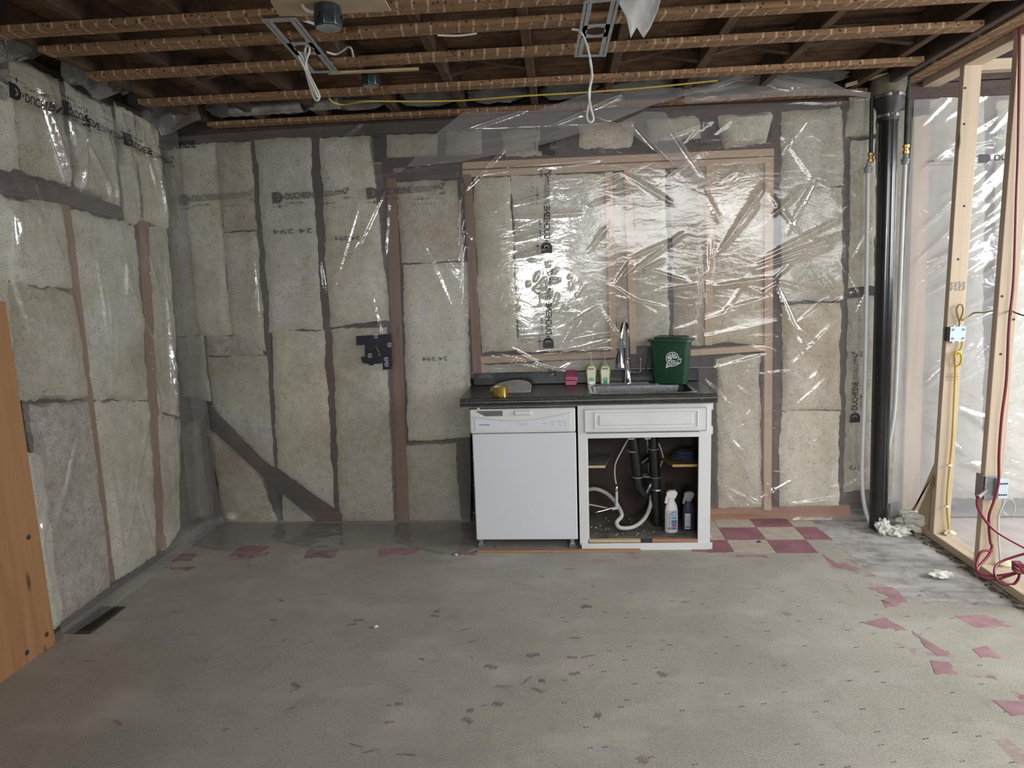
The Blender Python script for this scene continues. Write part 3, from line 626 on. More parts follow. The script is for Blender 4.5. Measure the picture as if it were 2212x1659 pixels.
back = [
 ('pale fibreglass batt, tall first one right of the left corner on the back wall', [(352, 316), (466, 306), (500, 722), (374, 726)], .02, None),
 ('tan-tinged ragged-topped fibreglass batt, second from the left corner at the top', [(466, 310), (541, 305), (554, 496), (482, 502)], .026, None),
 ('fibreglass batt with a dark seam above it, under the tan ragged-topped batt', [(484, 502), (555, 499), (573, 760), (500, 722)], .022, None),
 ('short darker tan fibreglass strip at mid height, second bay from the left corner', [(443, 724), (565, 728), (571, 768), (448, 766)], .012, None),
 ('fibreglass batt cut along its lower left by the dark diagonal brace', [(450, 770), (576, 768), (594, 1020), (462, 885)], .022, None),
 ('smoky fibreglass batt beside the left corner, below the tall pale batt', [(376, 728), (440, 726), (455, 866), (396, 856)], .012, None),
 ('mould-specked fibreglass batt on the floor below the diagonal brace, second bay', [(448, 925), (556, 1010), (602, 1132), (486, 1146)], .022, None),
 ('brownish fibreglass batt standing at the floor in the left corner of the back wall', [(380, 925), (432, 905), (450, 1140), (396, 1152)], .03, None),
 ('small triangular-cut batt under the diagonal brace, third bay at the floor', [(612, 1058), (622, 1066), (700, 1134), (614, 1134)], .012, None),
 ('upper fibreglass batt printed upside down, third bay from the left corner', [(550, 302), (669, 296), (698, 712), (584, 716)], .024, ('24 294', 588, 496, .030, .27)),
 ('lower fibreglass batt in the third bay, cut by the dark diagonal brace', [(586, 716), (700, 713), (722, 1098), (600, 1012)], .024, None),
 ('upper fibreglass batt in the fourth bay, faint upside down print', [(691, 298), (799, 292), (842, 690), (712, 706)], .024, ('24 294', 722, 512, .024, .17)),
 ('lower fibreglass batt behind the blue tape patch', [(716, 712), (833, 705), (850, 1132), (736, 1134)], .026, None),
 ('short fibreglass batt between the reddish stud and the window frame, topmost', [(854, 392), (988, 388), (1001, 562), (869, 568)], .022, None),
 ('bright white fibreglass batt left of the window frame, printed low', [(869, 570), (1012, 564), (1016, 946), (882, 955)], .026, ('24 294', 912, 772, .024, .17)),
 ('fibreglass batt at the floor left of the dishwasher', [(872, 962), (984, 958), (996, 1126), (886, 1132)], .024, None),
 ('small fibreglass rectangle under the top plate, first from the left above the headers', [(835, 290), (943, 288), (945, 338), (836, 341)], .018, None),
 ('small fibreglass rectangle under the top plate, second from the left', [(963, 286), (1041, 282), (1042, 337), (965, 339)], .018, None),
 ('small hazy fibreglass rectangle under the top plate, left of the black vertical print', [(1084, 284), (1168, 278), (1172, 336), (1088, 340)], .016, None),
 ('small stained fibreglass rectangle under the top plate, left of the hanging cable loop', [(1246, 268), (1372, 262), (1366, 318), (1250, 324)], .016, None),
 ('small yellowish crumpled batt under the top plate, just right of the plastic flap', [(1396, 256), (1508, 248), (1512, 302), (1400, 308)], .026, None),
 ('balled-up fibreglass piece under the top plate, above the right end of the window header', [(1550, 250), (1673, 242), (1655, 308), (1560, 320)], .045, None),
 ('narrow fibreglass batt filling the left third of the framed window opening', [(1022, 386), (1102, 382), (1119, 755), (1040, 764)], .020, None),
 ('wide fibreglass batt behind the black vertical print in the window opening', [(1104, 380), (1307, 374), (1317, 755), (1120, 762)], .022, ('28 1w', 1192, 600, .028, .10)),
 ('thin dingy fibreglass strip between the two middle window studs', [(1322, 372), (1348, 370), (1362, 752), (1331, 754)], .008, None),
 ('fibreglass batt right of the middle window studs, behind the faucet', [(1367, 370), (1438, 366), (1446, 748), (1374, 750)], .014, None),
 ('wrinkled fibreglass batt above the green bin', [(1448, 366), (1527, 360), (1524, 744), (1456, 748)], .018, None),
 ('brown-stained fibreglass batt in the right bay of the window framing', [(1540, 356), (1651, 352), (1649, 742), (1536, 744)], .018, None),
 ('low fibreglass batt under the window sill, behind the backsplash', [(1046, 788), (1330, 776), (1330, 900), (1050, 900)], .014, None),
 ('low fibreglass batt under the window sill, right of the sink cabinet', [(1548, 772), (1640, 765), (1646, 1098), (1552, 1102)], .022, None),
 ('topmost fibreglass batt right of the window framing', [(1687, 240), (1820, 232), (1820, 402), (1687, 405)], .030, None),
 ('second fibreglass batt down, right of the window framing', [(1688, 406), (1818, 403), (1820, 648), (1687, 652)], .026, None),
 ('crumpled third fibreglass batt down, right of the window framing', [(1690, 660), (1815, 655), (1815, 884), (1689, 888)], .040, None),
 ('lowest fibreglass batt right of the window framing, near the bottom plate', [(1687, 890), (1813, 886), (1812, 1094), (1682, 1097)], .026, None),
 ('rounded fibreglass lump at the top left of the black soil stack', [(1834, 210), (1893, 205), (1893, 290), (1826, 296)], .035, None),
 ('upper narrow fibreglass batt left of the black soil stack', [(1838, 305), (1893, 300), (1888, 618), (1834, 622)], .022, None),
 ('lower narrow fibreglass batt left of the black soil stack', [(1832, 645), (1890, 640), (1880, 1058), (1822, 1062)], .024, None),
 ('tall bright fibreglass batt in the next room, seen left of the electrical box stud', [(2006, 215), (2128, 205), (2122, 1075), (1984, 1080)], .030, None),
 ('tall bright fibreglass batt in the next room, seen between the two partition studs', [(2152, 215), (2262, 205), (2250, 1075), (2146, 1080)], .030, None),
 ('sliver of fibreglass batt directly right of the black soil stack', [(1925, 240), (1966, 236), (1946, 1085), (1905, 1090)], .020, None),
]
for k, (lb, qd, bl, tx) in enumerate(back):
    B(lb, qd, 'Y', bulge=bl*.98, seed=k+1, txt=tx, ragged=.012, mat={1: 'fibreglass_tan', 3: 'fibreglass_dirty', 7: 'fibreglass_tan', 6: 'fibreglass_tan', 14: 'fibreglass_white', 9: 'fibreglass_white', 10: 'fibreglass', 13: 'fibreglass_tan', 19: 'fibreglass_tan', 24: 'fibreglass_tan', 26: 'fibreglass_tan', 27: 'fibreglass_tan', 23: 'fibreglass_white', 22: 'fibreglass', 37: 'fibreglass_white', 38: 'fibreglass_white', 20: 'fibreglass', 32: 'fibreglass_tan'}.get(k, 'fibreglass'))
left = [
 ('dim fibreglass batt at the extreme upper left edge, above the dark header', [(-70, 130), (24, 190), (42, 372), (-70, 350)], .05),
 ('bulging fibreglass batt under the first left-wall black print, above the dark header', [(18, 118), (128, 175), (155, 402), (42, 372)], .06),
 ('ragged-bottomed fibreglass batt hanging over the dark header on the left wall', [(140, 180), (240, 235), (262, 448), (160, 405)], .06),
 ('narrow fibreglass batt, second from the corner at the top of the left wall', [(248, 222), (288, 248), (303, 482), (270, 478)], .05),
 ('narrow fibreglass batt nearest the corner at the top of the left wall', [(289, 245), (338, 278), (364, 492), (313, 478)], .05),
 ('wide fibreglass batt just below the dark header at the left edge', [(-90, 405), (134, 442), (160, 630), (-60, 590)], .05),
 ('square-topped fibreglass batt at mid height by the left edge, over the dirty one', [(10, 602), (160, 634), (192, 862), (38, 866)], .05),
 ('strip of fibreglass batt behind the wood panel at the left edge', [(-80, 590), (14, 604), (44, 960), (-70, 930)], .04),
 ('dirty grey-brown fibreglass batt with dark stains, low on the left wall', [(62, 872), (190, 862), (240, 1268), (126, 1350)], .05),
 ('creased fibreglass batt low beside the wood panel on the left wall', [(10, 980), (88, 978), (132, 1345), (96, 1378)], .05),
 ('tall smooth fibreglass batt in the middle bay of the left wall', [(152, 448), (290, 488), (322, 866), (198, 862)], .06),
 ('lower fibreglass batt with a green tinge in the middle bay of the left wall', [(200, 866), (322, 868), (338, 1196), (248, 1262)], .055),
 ('tall grey fibreglass batt in the bay nearest the corner of the left wall', [(316, 490), (362, 496), (388, 900), (338, 888)], .03),
 ('lowest fibreglass batt in the bay nearest the corner of the left wall', [(338, 892), (388, 905), (388, 1145), (352, 1190)], .035),
]
for k, (lb, qd, bl) in enumerate(left):
    B(lb, qd, 'X', bulge=bl*.58, seed=k+70, ragged=.02, mat={8: 'fibreglass_dirty', 1: 'fibreglass_tan', 6: 'fibreglass_tan', 9: 'fibreglass_white', 10: 'fibreglass'}.get(k, 'fibreglass'))

#@@SHEETS
# ------------------------------------------------------------------ plastic sheeting
rs = random.Random(11)
ridges = pxr([
 (835, 400, 1015, 540, .010, .006), (840, 395, 830, 560, .014, .004), (835, 400, 760, 560, .010, .008), (850, 430, 1000, 620, .010, .009), (900, 470, 990, 590, .012, .006),
 (960, 440, 1018, 520, .012, .004), (860, 400, 985, 690, .008, .012), (790, 390, 700, 690, .008, .010), (785, 480, 745, 600, .014, .007),
 (690, 560, 700, 640, .022, .008), (705, 720, 610, 830, .012, .008), (705, 720, 600, 870, .010, .012), (705, 725, 560, 900, .007, .010), (705, 715, 640, 760, .010, .005),
 (770, 800, 700, 930, .012, .006), (790, 800, 740, 920, .012, .006), (800, 630, 830, 760, .012, .006), (540, 510, 560, 720, .014, .007), (552, 620, 545, 690, .018, .006),
 (690, 330, 790, 260, .016, .005), (800, 380, 1000, 340, .012, .005), (1000, 380, 1170, 350, .016, .006), (1000, 372, 1300, 345, .014, .006),
 (1105, 440, 1190, 415, .020, .009), (1100, 470, 1260, 460, .012, .008), (1110, 520, 1180, 500, .014, .008), (1110, 555, 1190, 535, .018, .009),
 (1040, 735, 1220, 725, .010, .008), (1050, 770, 1180, 800, .016, .006), (1150, 765, 1330, 755, .018, .010), (1070, 765, 1280, 820, .012, .005), (1100, 750, 1170, 790, .012, .005),
 (1240, 735, 1345, 720, .020, .006), (1230, 700, 1300, 660, .010, .008), (1270, 545, 1310, 490, .012, .006), (1220, 740, 1260, 690, .012, .006),
 (1350, 600, 1480, 500, .016, .008), (1352, 598, 1440, 560, .014, .007), (1355, 560, 1450, 520, .012, .006), (1310, 610, 1420, 680, .012, .005), (1330, 640, 1440, 665, .010, .005),
 (1550, 550, 1650, 400, .026, .010), (1560, 540, 1640, 440, .020, .008), (1620, 580, 1840, 500, .018, .009), (1625, 588, 1800, 530, .016, .008), (1640, 560, 1820, 470, .010, .009),
 (1535, 620, 1680, 600, .012, .009), (1410, 630, 1540, 612, .010, .006), (1665, 470, 1740, 400, .018, .008), (1668, 610, 1740, 780, .020, .012), (1670, 600, 1720, 720, .016, .008), (1670, 605, 1800, 640, .012, .006),
 (1560, 670, 1670, 640, .012, .006), (1440, 720, 1680, 640, .006, .014), (1380, 760, 1700, 690, .006, .014), (1534, 480, 1537, 600, .012, .004),
 (1520, 820, 1600, 900, .016, .008), (1530, 800, 1680, 760, .012, .007), (1560, 930, 1620, 990, .012, .006), (1540, 1030, 1600, 1110, .02, .010), (1600, 1100, 1740, 1020, .014, .009),
 (1640, 1020, 1700, 1120, .024, .010), (1560, 1050, 1680, 1110, .018, .008), (1690, 1090, 1840, 1070, .016, .008), (1550, 880, 1640, 1080, .012, .008),
 (1680, 900, 1800, 1000, .010, .008), (1720, 700, 1800, 640, .016, .008), (1700, 800, 1800, 700, .014, .009), (1760, 380, 1800, 400, .02, .008), (1690, 330, 1750, 250, .016, .007),
 (1845, 560, 1890, 470, .012, .006), (1840, 700, 1890, 600, .012, .006), (1850, 420, 1900, 380, .012, .006), (1550, 205, 1900, 190, .014, .012), (1640, 215, 1850, 215, .012, .01),
])
for k in range(46):       # crinkles, denser to the right
    x = rs.triangular(980, 1960, 1700); y_ = rs.uniform(240, 1080); L = rs.uniform(40, 150); a = rs.gauss(-.55, .35) if rs.random() < .7 else rs.uniform(.3, 1.3)
    ridges += pxr([(x, y_, x+L*math.cos(a), y_+L*math.sin(a), rs.uniform(.005, .013), rs.uniform(.005, .010))])
for k in range(40):
    x = rs.uniform(1530, 1900); y_ = rs.uniform(780, 1100); L = rs.uniform(25, 110); a = rs.uniform(-1.2, 1.4)
    ridges += pxr([(x, y_, x+L*math.cos(a), y_+L*math.sin(a), rs.uniform(.004, .011), rs.uniform(.004, .009))])
for k in range(26):       # bunched wrinkles around the middle print
    x = rs.gauss(1185, 26); y_ = rs.gauss(635, 30); L = rs.uniform(10, 34); a = rs.uniform(-2, 2)
    ridges += pxr([(x, y_, x+L*math.cos(a), y_+L*math.sin(a), rs.uniform(.004, .008), rs.uniform(.003, .005))])
SB = Sheet('Y', 4.352, -1, ridges, .0035, .4)
zt = interp([(-2.46, 2.60), (-1.2, 2.62), (-.6, 2.62), (-.3, 2.63), (1.0, 2.63), (2.3, 2.60)])
zbm = interp([(-2.46, .012), (-1.5, .012), (-.62, .012), (-.60, .99), (.885, .99), (.92, .05), (1.2, .055), (1.5, .012), (2.1, .02)])
flare = lambda A, Z: .035*np.exp(-Z/.10)+.012*np.exp(-Z/.3)
sb_ = SB.build(-2.44, 2.13, zt, zbm, .0115, flare)
tag(sb_, 'large clear plastic vapour barrier stapled over the back wall behind the sink', 'plastic sheet')
def onsheet(sh, a0, z0, ang=0, flip=1, sc=1.0, off=.0035):
    ca, sa_ = math.cos(ang), math.sin(ang)
    return lambda s_, t_: sh.pt(a0+sc*(s_*ca-flip*t_*sa_), z0+sc*(s_*sa_+flip*t_*ca), off)
for (px, py, mt) in ((388, 444, 'print_faint'), (590, 440, 'print_grey'), (793, 430, 'print_grey'), (995, 421, 'print_grey')):
    p = atY(px, py, 4.35)
    fl = PS
    if px == 995:
        fl = Flat(); fl.rect(0, 0, .034, .07)
    fl.obj('printed_text', mt, onsheet(SB, p.x, p.z, .03, off=.0035), sb_)
for (px, py) in ((1173, 752), (1169, 547), (1163, 327), (1178, 835)):
    p = atY(px, py, 4.35)
    PS.obj('printed_text', 'print_black', onsheet(SB, p.x, p.z, math.pi/2-.02, -1, off=.004), sb_) if py != 835 else None
p = atY(1180, 812, 4.35); q = Flat().rect(.0, .0, .03, .002).line(0, .014, .05, .014, .003).text('00005', .01, .02, .016, .04, .01).text('M86', .0, .05, .017, .04, .01)
q.obj('printed_text', 'print_black', onsheet(SB, p.x, p.z, math.pi/2, -1), sb_)
p = atY(1858, 912, 4.35); PS.obj('printed_text', 'print_black', onsheet(SB, p.x, p.z, math.pi/2+.02, 1, .9), sb_)
p = atY(1856, 1080, 4.35); q = Flat().line(0, -.03, .12, -.03, .003).line(.0, 0, .1, .0, .003).line(.05, -.015, .05, .015, .005).text('00005', .2, .0, .016, .04, .01).ring(.22, .045, .012, .018, 0, 5, 9)
q.obj('printed_text', 'print_black', onsheet(SB, p.x, p.z, math.pi/2+.02, 1), sb_)
# second layer across the top centre with its hanging edge
lo = [(850, 365), (1000, 352), (1170, 320), (1300, 285), (1400, 245), (1480, 222), (1592, 204)]
hi = [(850, 361), (1000, 243), (1160, 237), (1300, 190), (1370, 175), (1440, 190), (1592, 186)]
LO = interp([(atY(*p, 4.31).x, atY(*p, 4.31).z) for p in lo]); HI = interp([(atY(*p, 4.11).x, atY(*p, 4.11).z) for p in hi])
S2 = Sheet('Y', 4.315, -1, pxr([(900, 340, 1180, 300, .012, .008), (1000, 350, 1300, 280, .014, .008), (1180, 290, 1350, 215, .010, .012), (1250, 255, 1310, 280, .018, .008), (1000, 300, 1160, 245, .01, .01), (1370, 180, 1480, 210, .015, .012)], 4.31), .006, 2.0)
o2 = S2.build(atY(850, 360, 4.31).x, atY(1592, 204, 4.31).x, HI, LO, .012, lambda A, Z: .20*np.clip((Z-2.30)/.20, 0, 1)**1.2, 'plastic_sheet', 'film_thick')
tag(o2, 'hazy second plastic layer draped diagonally across the top of the back wall', 'plastic sheet')
p = atY(1174, 330, 4.3); q = Flat().rect(0, 0, .03, .07).text('DUCH', .06, .02, .04, .12, .02); q.obj('printed_text', 'print_black', onsheet(S2, p.x, p.z, math.pi/2-.25, -1), o2)
p = atY(1192, 252, 4.3); q = Flat().text('00005', 0, 0, .016, .05, .01).ring(.03, .05, .015, .024, 0, 5.5, 9); q.obj('printed_text', 'print_black', onsheet(S2, p.x, p.z, math.pi/2-.25, -1), o2)
# bunched top edge at the right
lo = [(1480, 222), (1600, 214), (1750, 205), (1830, 205), (1880, 212)]; hi = [(1480, 196), (1530, 190), (1560, 163), (1630, 158), (1730, 166), (1790, 170), (1830, 192), (1880, 200)]
LO = interp([(atY(*p, 4.12).x, atY(*p, 4.12).z) for p in lo]); HI = interp([(atY(*p, 4.12).x, atY(*p, 4.12).z) for p in hi])
S3 = Sheet('Y', 4.13, -1, pxr([(1560, 170, 1760, 200, .02, .012), (1600, 165, 1700, 205, .02, .012), (1760, 170, 1850, 205, .02, .01), (1500, 205, 1600, 170, .015, .01)], 4.24), .012, 5.0)
o3 = S3.build(atY(1480, 222, 4.12).x, atY(1880, 212, 4.12).x, HI, LO, .012, lambda A, Z: -.0*A, 'plastic_sheet', 'film_thick')
tag(o3, 'bunched top edge of plastic tucked over the last strap left of the soil stack', 'plastic sheet')
# triangular hanging flap
S4 = Sheet('Y', 4.305, -1, pxr([(1360, 260, 1500, 400, .015, .012), (1430, 250, 1520, 380, .012, .01)], 4.3), .006, 3.0)
lo = [(1345, 275), (1420, 330), (1485, 380), (1538, 412), (1545, 414)]; hi = [(1345, 262), (1392, 240), (1438, 242), (1490, 330), (1545, 410)]
LO = interp([(atY(*p, 4.3).x, atY(*p, 4.3).z) for p in lo]); HI = interp([(atY(*p, 4.3).x, atY(*p, 4.3).z) for p in hi])
o4 = S4.build(atY(1345, 275, 4.3).x, atY(1544, 412, 4.3).x, HI, LO, .012, None, 'plastic_sheet', 'film_thick')
tag(o4, 'triangular corner of plastic hanging down over the right of the window header', 'plastic sheet')
# corner overlap band at the left
S5 = Sheet('Y', 4.335, -1, [], .004, 1.2)
lo = [(392, 1155), (470, 1150), (490, 1150)]; hi = [(392, 480), (440, 640), (470, 700), (490, 720)]
za = atY(372, 560, 4.33); zc_ = atY(455, 1140, 4.33)
o5 = S5.build(za.x+.02, atY(462, 1100, 4.33).x, interp([(-2.5, 1.2), (-2.2, 1.15)]), interp([(-2.5, .01), (-2.2, .012)]), .02, flare, 'plastic_sheet', 'film_thick')
tag(o5, 'extra hazy plastic overlap running down the left corner to the floor', 'plastic sheet')
# left wall sheet
rl = pxr([(60, 130, 150, 400, .03, .018), (170, 190, 175, 420, .035, .012), (215, 210, 250, 440, .03, .014), (260, 210, 300, 480, .03, .018), (330, 270, 365, 480, .03, .014),
 (80, 140, 130, 300, .03, .016), (120, 190, 160, 330, .025, .014), (300, 260, 350, 430, .02, .014), (150, 250, 240, 420, .02, .012), (20, 980, 110, 1290, .02, .016), (60, 1000, 90, 1250, .022, .014), (110, 1050, 60, 1330, .022, .014),
 (235, 1000, 260, 1240, .02, .016), (180, 900, 100, 1200, .015, .016), (330, 880, 260, 1200, .016, .018), (200, 480, 240, 840, .012, .02), (355, 560, 395, 1120, .03, .012), (370, 700, 380, 1100, .02, .01)], wall='X')
for k in range(26):
    x = rs.uniform(10, 340); y_ = rs.uniform(160, 1100); L = rs.uniform(60, 200)
    rl += pxr([(x, y_, x+L*rs.uniform(0, .35), y_+L, rs.uniform(.006, .018), rs.uniform(.008, .016))], wall='X')
SL = Sheet('X', -2.398, 1, rl, .010, .9)
zl = interp([(1.8, 2.68), (2.8, 2.66), (3.3, 2.64), (4.33, 2.62)])
ol = SL.build(2.80, 4.33, zl, interp([(1.9, .01), (4.4, .012)]), .0125, lambda A, Z: .05*np.exp(-Z/.12), 'plastic_sheet', 'film')
tag(ol, 'rumpled clear plastic sheet covering the insulation of the left wall', 'plastic sheet')
for (px, py, s0) in ((262, 285, 0), (10, 175, 0), (120, 215, 0)):
    p = atX(px, py, -2.40)
    PS.obj('printed_text', 'print_black', onsheet(SL, p.y, p.z, -.10, -1, off=.012), ol)
p = atY(345, 300, 4.33); q = Flat().rect(0, 0, .034, .07).ring(.034, .035, 0, .035, -1.57, 1.57, 9).text('DUCHE', .088, .016, .042, .13, .025).line(0, -.03, .2, -.03, .003).line(.06, -.04, .06, -.02, .005)
for i, c_ in enumerate('40123'): q.text(c_, .12+i*.024, -.07, .01, None, .01)
q.obj('printed_text', 'print_black', onsheet(SB, p.x, p.z, .0, -1), sb_)
# loose plastic over strap ends in the upper left corner
for (pts, lb, sd) in (([(-60, 20), (60, 25), (100, 60), (130, 100), (60, 130), (-60, 140)], 'dark folded plastic bunched over a strap end at the top left edge', 1),
                      ([(120, 105), (190, 118), (255, 160), (280, 200), (215, 215), (140, 170)], 'folded plastic bunched where the third strap meets the left wall', 2),
                      ([(270, 190), (330, 215), (420, 232), (430, 262), (350, 290), (290, 250)], 'plastic tucked over the strap ends in the far left corner', 3)):
    ctr = [atX(*p, -2.36) if sd < 3 else atY(*p, 4.1) for p in pts]; c0 = sum(ctr, Vector())/len(ctr); mb = MB(); n_ = 14; vs = []; K = len(ctr)
    for j in range(n_+1):
        for i in range(K*5):
            a, b_ = ctr[i//5], ctr[(i//5+1) % K]; e_ = a.lerp(b_, (i % 5)/5); pp = c0.lerp(e_, j/n_)
            nn = noise.noise(pp*14+Vector((sd, 0, 0))); vs.append(pp+Vector((.07*nn+.05*(1-j/n_), -.05*nn, .02*nn)))
    kk = K*5
    mb.add(vs, [(j*kk+i, j*kk+(i+1) % kk, (j+1)*kk+(i+1) % kk, (j+1)*kk+i) for j in range(n_) for i in range(kk)], True)
    tag(mb.obj('plastic_sheet', 'film_thick'), lb, 'plastic sheet')
# flap lying on the floor at the left
fe = [(400, 1172), (440, 1182), (500, 1190), (560, 1176), (600, 1168), (660, 1180), (740, 1186), (820, 1182), (860, 1172), (920, 1188), (960, 1196), (1005, 1196), (1024, 1186)]
fe = [atZ(*p, .006) for p in fe]; FE = interp([(p.x, p.y) for p in fe]); mb = MB(); vs = []; NX, NY = 130, 26
for i in range(NX+1):
    x = fe[0].x+(fe[-1].x-fe[0].x)*i/NX
    for j in range(NY+1):
        t = j/NY; y = 4.318+(FE(x)-4.318)*t; vs.append((x, y, .009+.005*noise.noise(Vector((x*6, y*9, 0)))+.009*max(0, noise.noise(Vector((x*13, y*20, 3))))))
mb.add(vs, [(i*(NY+1)+j, i*(NY+1)+j+1, (i+1)*(NY+1)+j+1, (i+1)*(NY+1)+j) for i in range(NX) for j in range(NY)], True)
tag(mb.obj('plastic_sheet', 'film_thick'), 'crumpled plastic flap lying on the floor left of the dishwasher', 'plastic sheet')
# next room's sheet, brightly wrinkled
rr = []
for k in range(90):
    x = rs.uniform(1960, 2260); y_ = rs.uniform(260, 1060); L = rs.uniform(70, 220); a = -.62+rs.gauss(0, .18) if y_ < 850 else .45+rs.gauss(0, .25)
    rr += pxr([(x, y_, x+L*math.cos(a), y_+L*math.sin(a), rs.uniform(.008, .020), rs.uniform(.007, .013))])
SR = Sheet('Y', 4.352, -1, rr, .004, 4.4)
o6 = SR.build(2.13, 5.0, lambda a: 2.60, lambda a: .012, .014, None, 'plastic_sheet', 'film_lit')
tag(o6, 'brightly lit wrinkled plastic sheet on the next room wall beyond the studs', 'plastic sheet')
p = atY(2114, 352, 4.35); q = Flat().rect(0, 0, .045, .05).ring(.045, .025, 0, .025, -1.57, 1.57, 9).text('OU', .09, .01, .034, .07, .02); q.obj('printed_text', 'print_black', onsheet(SR, p.x, p.z), o6)
p = atY(2002, 352, 4.35); q = Flat().text('CAN/CGSB-51.34-M86', 0, 0, .014, .15, .0).line(0, -.015, .14, -.015, .002); q.obj('printed_text', 'print_faint', onsheet(SR, p.x, p.z), o6)
#@@OBJECTS
dm = MB()
for k in range(150):
    y_ = rnd.uniform(1.6, 4.25); x_ = 2.19-abs(rnd.gauss(0, .022)); q_ = rnd.uniform(.003, .010)
    dm.blob((x_, y_, 0.0), (q_*1.5, q_*1.8, q_*.6), seed=k, n=4, amp=.5)
tag(dm.obj('floor_dirt', 'dirt'), 'dark dirt and crumbs gathered along the bottom plate of the right partition', 'dirt', None, 'stuff')
# ------------------------------------------------------------------ dishwasher
YF = 3.87; ZC = .94
e = empty('dishwasher', (-.22, YF+.28, 0), 'white built-in dishwasher under the left half of the dark countertop', 'dishwasher')
DX0, DX1 = -.535, .088
part(MB().box(DX0+.02, DX1-.015, YF+.035, YF+.48, .09, .865), 'body', 'galv', e)
part(MB().box(DX0+.008, DX1-.002, YF-.012, YF+.03, .068, .726), 'door', 'appliance_white', e, .006)
cp = part(MB().box(DX0, DX1-.004, YF-.022, YF+.03, .731, .876), 'control_panel', 'appliance_trim', e, .008)
# brighter lower console with the swooping top edge
pts = []
for i in range(21):
    t = i/20; pts.append((DX0+.03+t*(DX1-DX0-.064), YF-.026, .836-.040*math.sin(math.pi*(t*.92+.04))+.014*t))
lowp = [(DX1-.034, YF-.026, .747), (DX0+.03, YF-.026, .745)]
part(MB().prism(pts+lowp, (0, .006, 0)), 'console_face', 'appliance_white', cp)
rim = [(x, y-.002, z+.004) for x, y, z in pts]
part(MB().tube(rim, .0035, 6), 'console_lip', 'appliance_trim', cp)
for k in range(5):
    zz = .866-.0065*k
    part(MB().box(DX0+.040+k*.012, DX0+.195, YF-.0245, YF-.015, zz-.0042, zz), 'vent_slot', 'dark_void', cp)
part(MB().box(DX0+.262, DX0+.366, YF-.034, YF-.01, .838, .866), 'latch_handle', 'appliance_trim', cp, .008)
fl = Flat().text('FRIGIDAIRE', 0, 0, .0075, .062, .012); fl.obj('brand_lettering', 'print_black', lambda a, b_: (DX0+.055+a, YF-.0268, .781+b_), cp)
fl = Flat()
for x in (.285, .300, .315, .330): fl.line(x, 0, x+.009, .004, .0018); fl.rect(x, -.006, x+.008, -.005)
for x in (.425, .436, .448): fl.line(x, .001, x+.008, .006, .0018)
fl.rect(.45, -.008, .453, -.005)
for j in range(3): fl.rect(.475, .013-.01*j, .480, .0145-.01*j); fl.rect(.483, .013-.01*j, .495, .0145-.01*j)
for x in (.51, .522, .534, .55): fl.rect(x, .012, x+.005, .015)
for x in (.52, .55): fl.rect(x, .002, x+.012, .0035); fl.rect(x+.004, -.012, x+.014, -.010)
fl.obj('button_marks', 'print_grey', lambda a, b_: (DX0+a, YF-.0268, .785+b_), cp)
for x in (DX0+.03, DX1-.035):
    ft = part(MB().box(x-.012, x+.014, YF+.03, YF+.055, .028, .09), 'foot', 'galv', e, .001)
    part(MB().box(x-.018, x+.02, YF+.02, YF+.06, .0, .030), 'foot_pad', 'galv', ft, .001)
part(MB().box(DX0+.04, DX1-.05, YF+.10, YF+.105, .02, .10), 'kick_plate', 'kick_dark', e)
part(MB().box(DX0+.045, DX0+.06, YF-.02, YF, .878, .884), 'mounting_tab', 'print_white', e)
# ------------------------------------------------------------------ sink cabinet
e = empty('sink_cabinet', (.48, YF+.25, 0), 'white painted sink base cabinet without doors, open front', 'cabinet')
X0, X1 = .098, .868
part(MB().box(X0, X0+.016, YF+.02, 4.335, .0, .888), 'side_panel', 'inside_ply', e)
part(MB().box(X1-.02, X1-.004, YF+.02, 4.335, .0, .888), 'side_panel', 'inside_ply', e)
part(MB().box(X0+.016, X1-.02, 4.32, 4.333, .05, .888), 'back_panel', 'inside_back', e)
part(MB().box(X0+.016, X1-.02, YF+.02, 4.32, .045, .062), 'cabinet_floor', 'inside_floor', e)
part(MB().box(X0, X0+.05, YF, YF+.02, .028, .888), 'stile', 'paint_white', e, .002)
part(MB().prism([(.797, YF, .04), (X1, YF, .04), (X1, YF, .70), (X1+.009, YF, .70), (X1+.009, YF, .745), (X1, YF, .745), (X1, YF, .845), (X1+.009, YF, .845), (X1+.009, YF, .888), (.797, YF, .888)], (0, .02, 0)), 'stile', 'paint_white', e, .0015)
part(MB().box(X0+.05, .797, YF+.0005, YF+.02, .864, .888), 'rail', 'paint_white', e, .001)
part(MB().box(X0+.05, .797, YF+.0005, YF+.02, .686, .715), 'rail', 'paint_white', e, .001)
part(MB().box(X0+.05, X0+.058, YF+.002, YF+.02, .062, .686), 'opening_edge', 'paint_white', e)
tr_ = part(MB().prism([(X0+.01, YF-.012, .0), (X0+.32, YF-.012, .003), (X0+.33, YF-.012, -.0), (X1-.02, YF-.012, 0), (X1+.012, YF-.012, .006), (X1+.012, YF-.012, .043), (X0+.01, YF-.012, .040)], (0, .012, 0)), 'toe_board', 'paint_white', e, .001)
part(MB().box(X0+.055, .46, YF+.002, YF+.02, .043, .060), 'bottom_rail', 'shelf_edge', e)
part(MB().box(.46, .53, YF+.004, YF+.02, .043, .058), 'bottom_rail_gap', 'dark_void', e)
part(MB().box(.53, .80, YF+.002, YF+.02, .043, .061), 'bottom_rail', 'plate_red', e)
part(MB().box(X1, X1+.02, YF+.04, YF+.05, .055, .067), 'nail_block', 'shelf_edge', e)
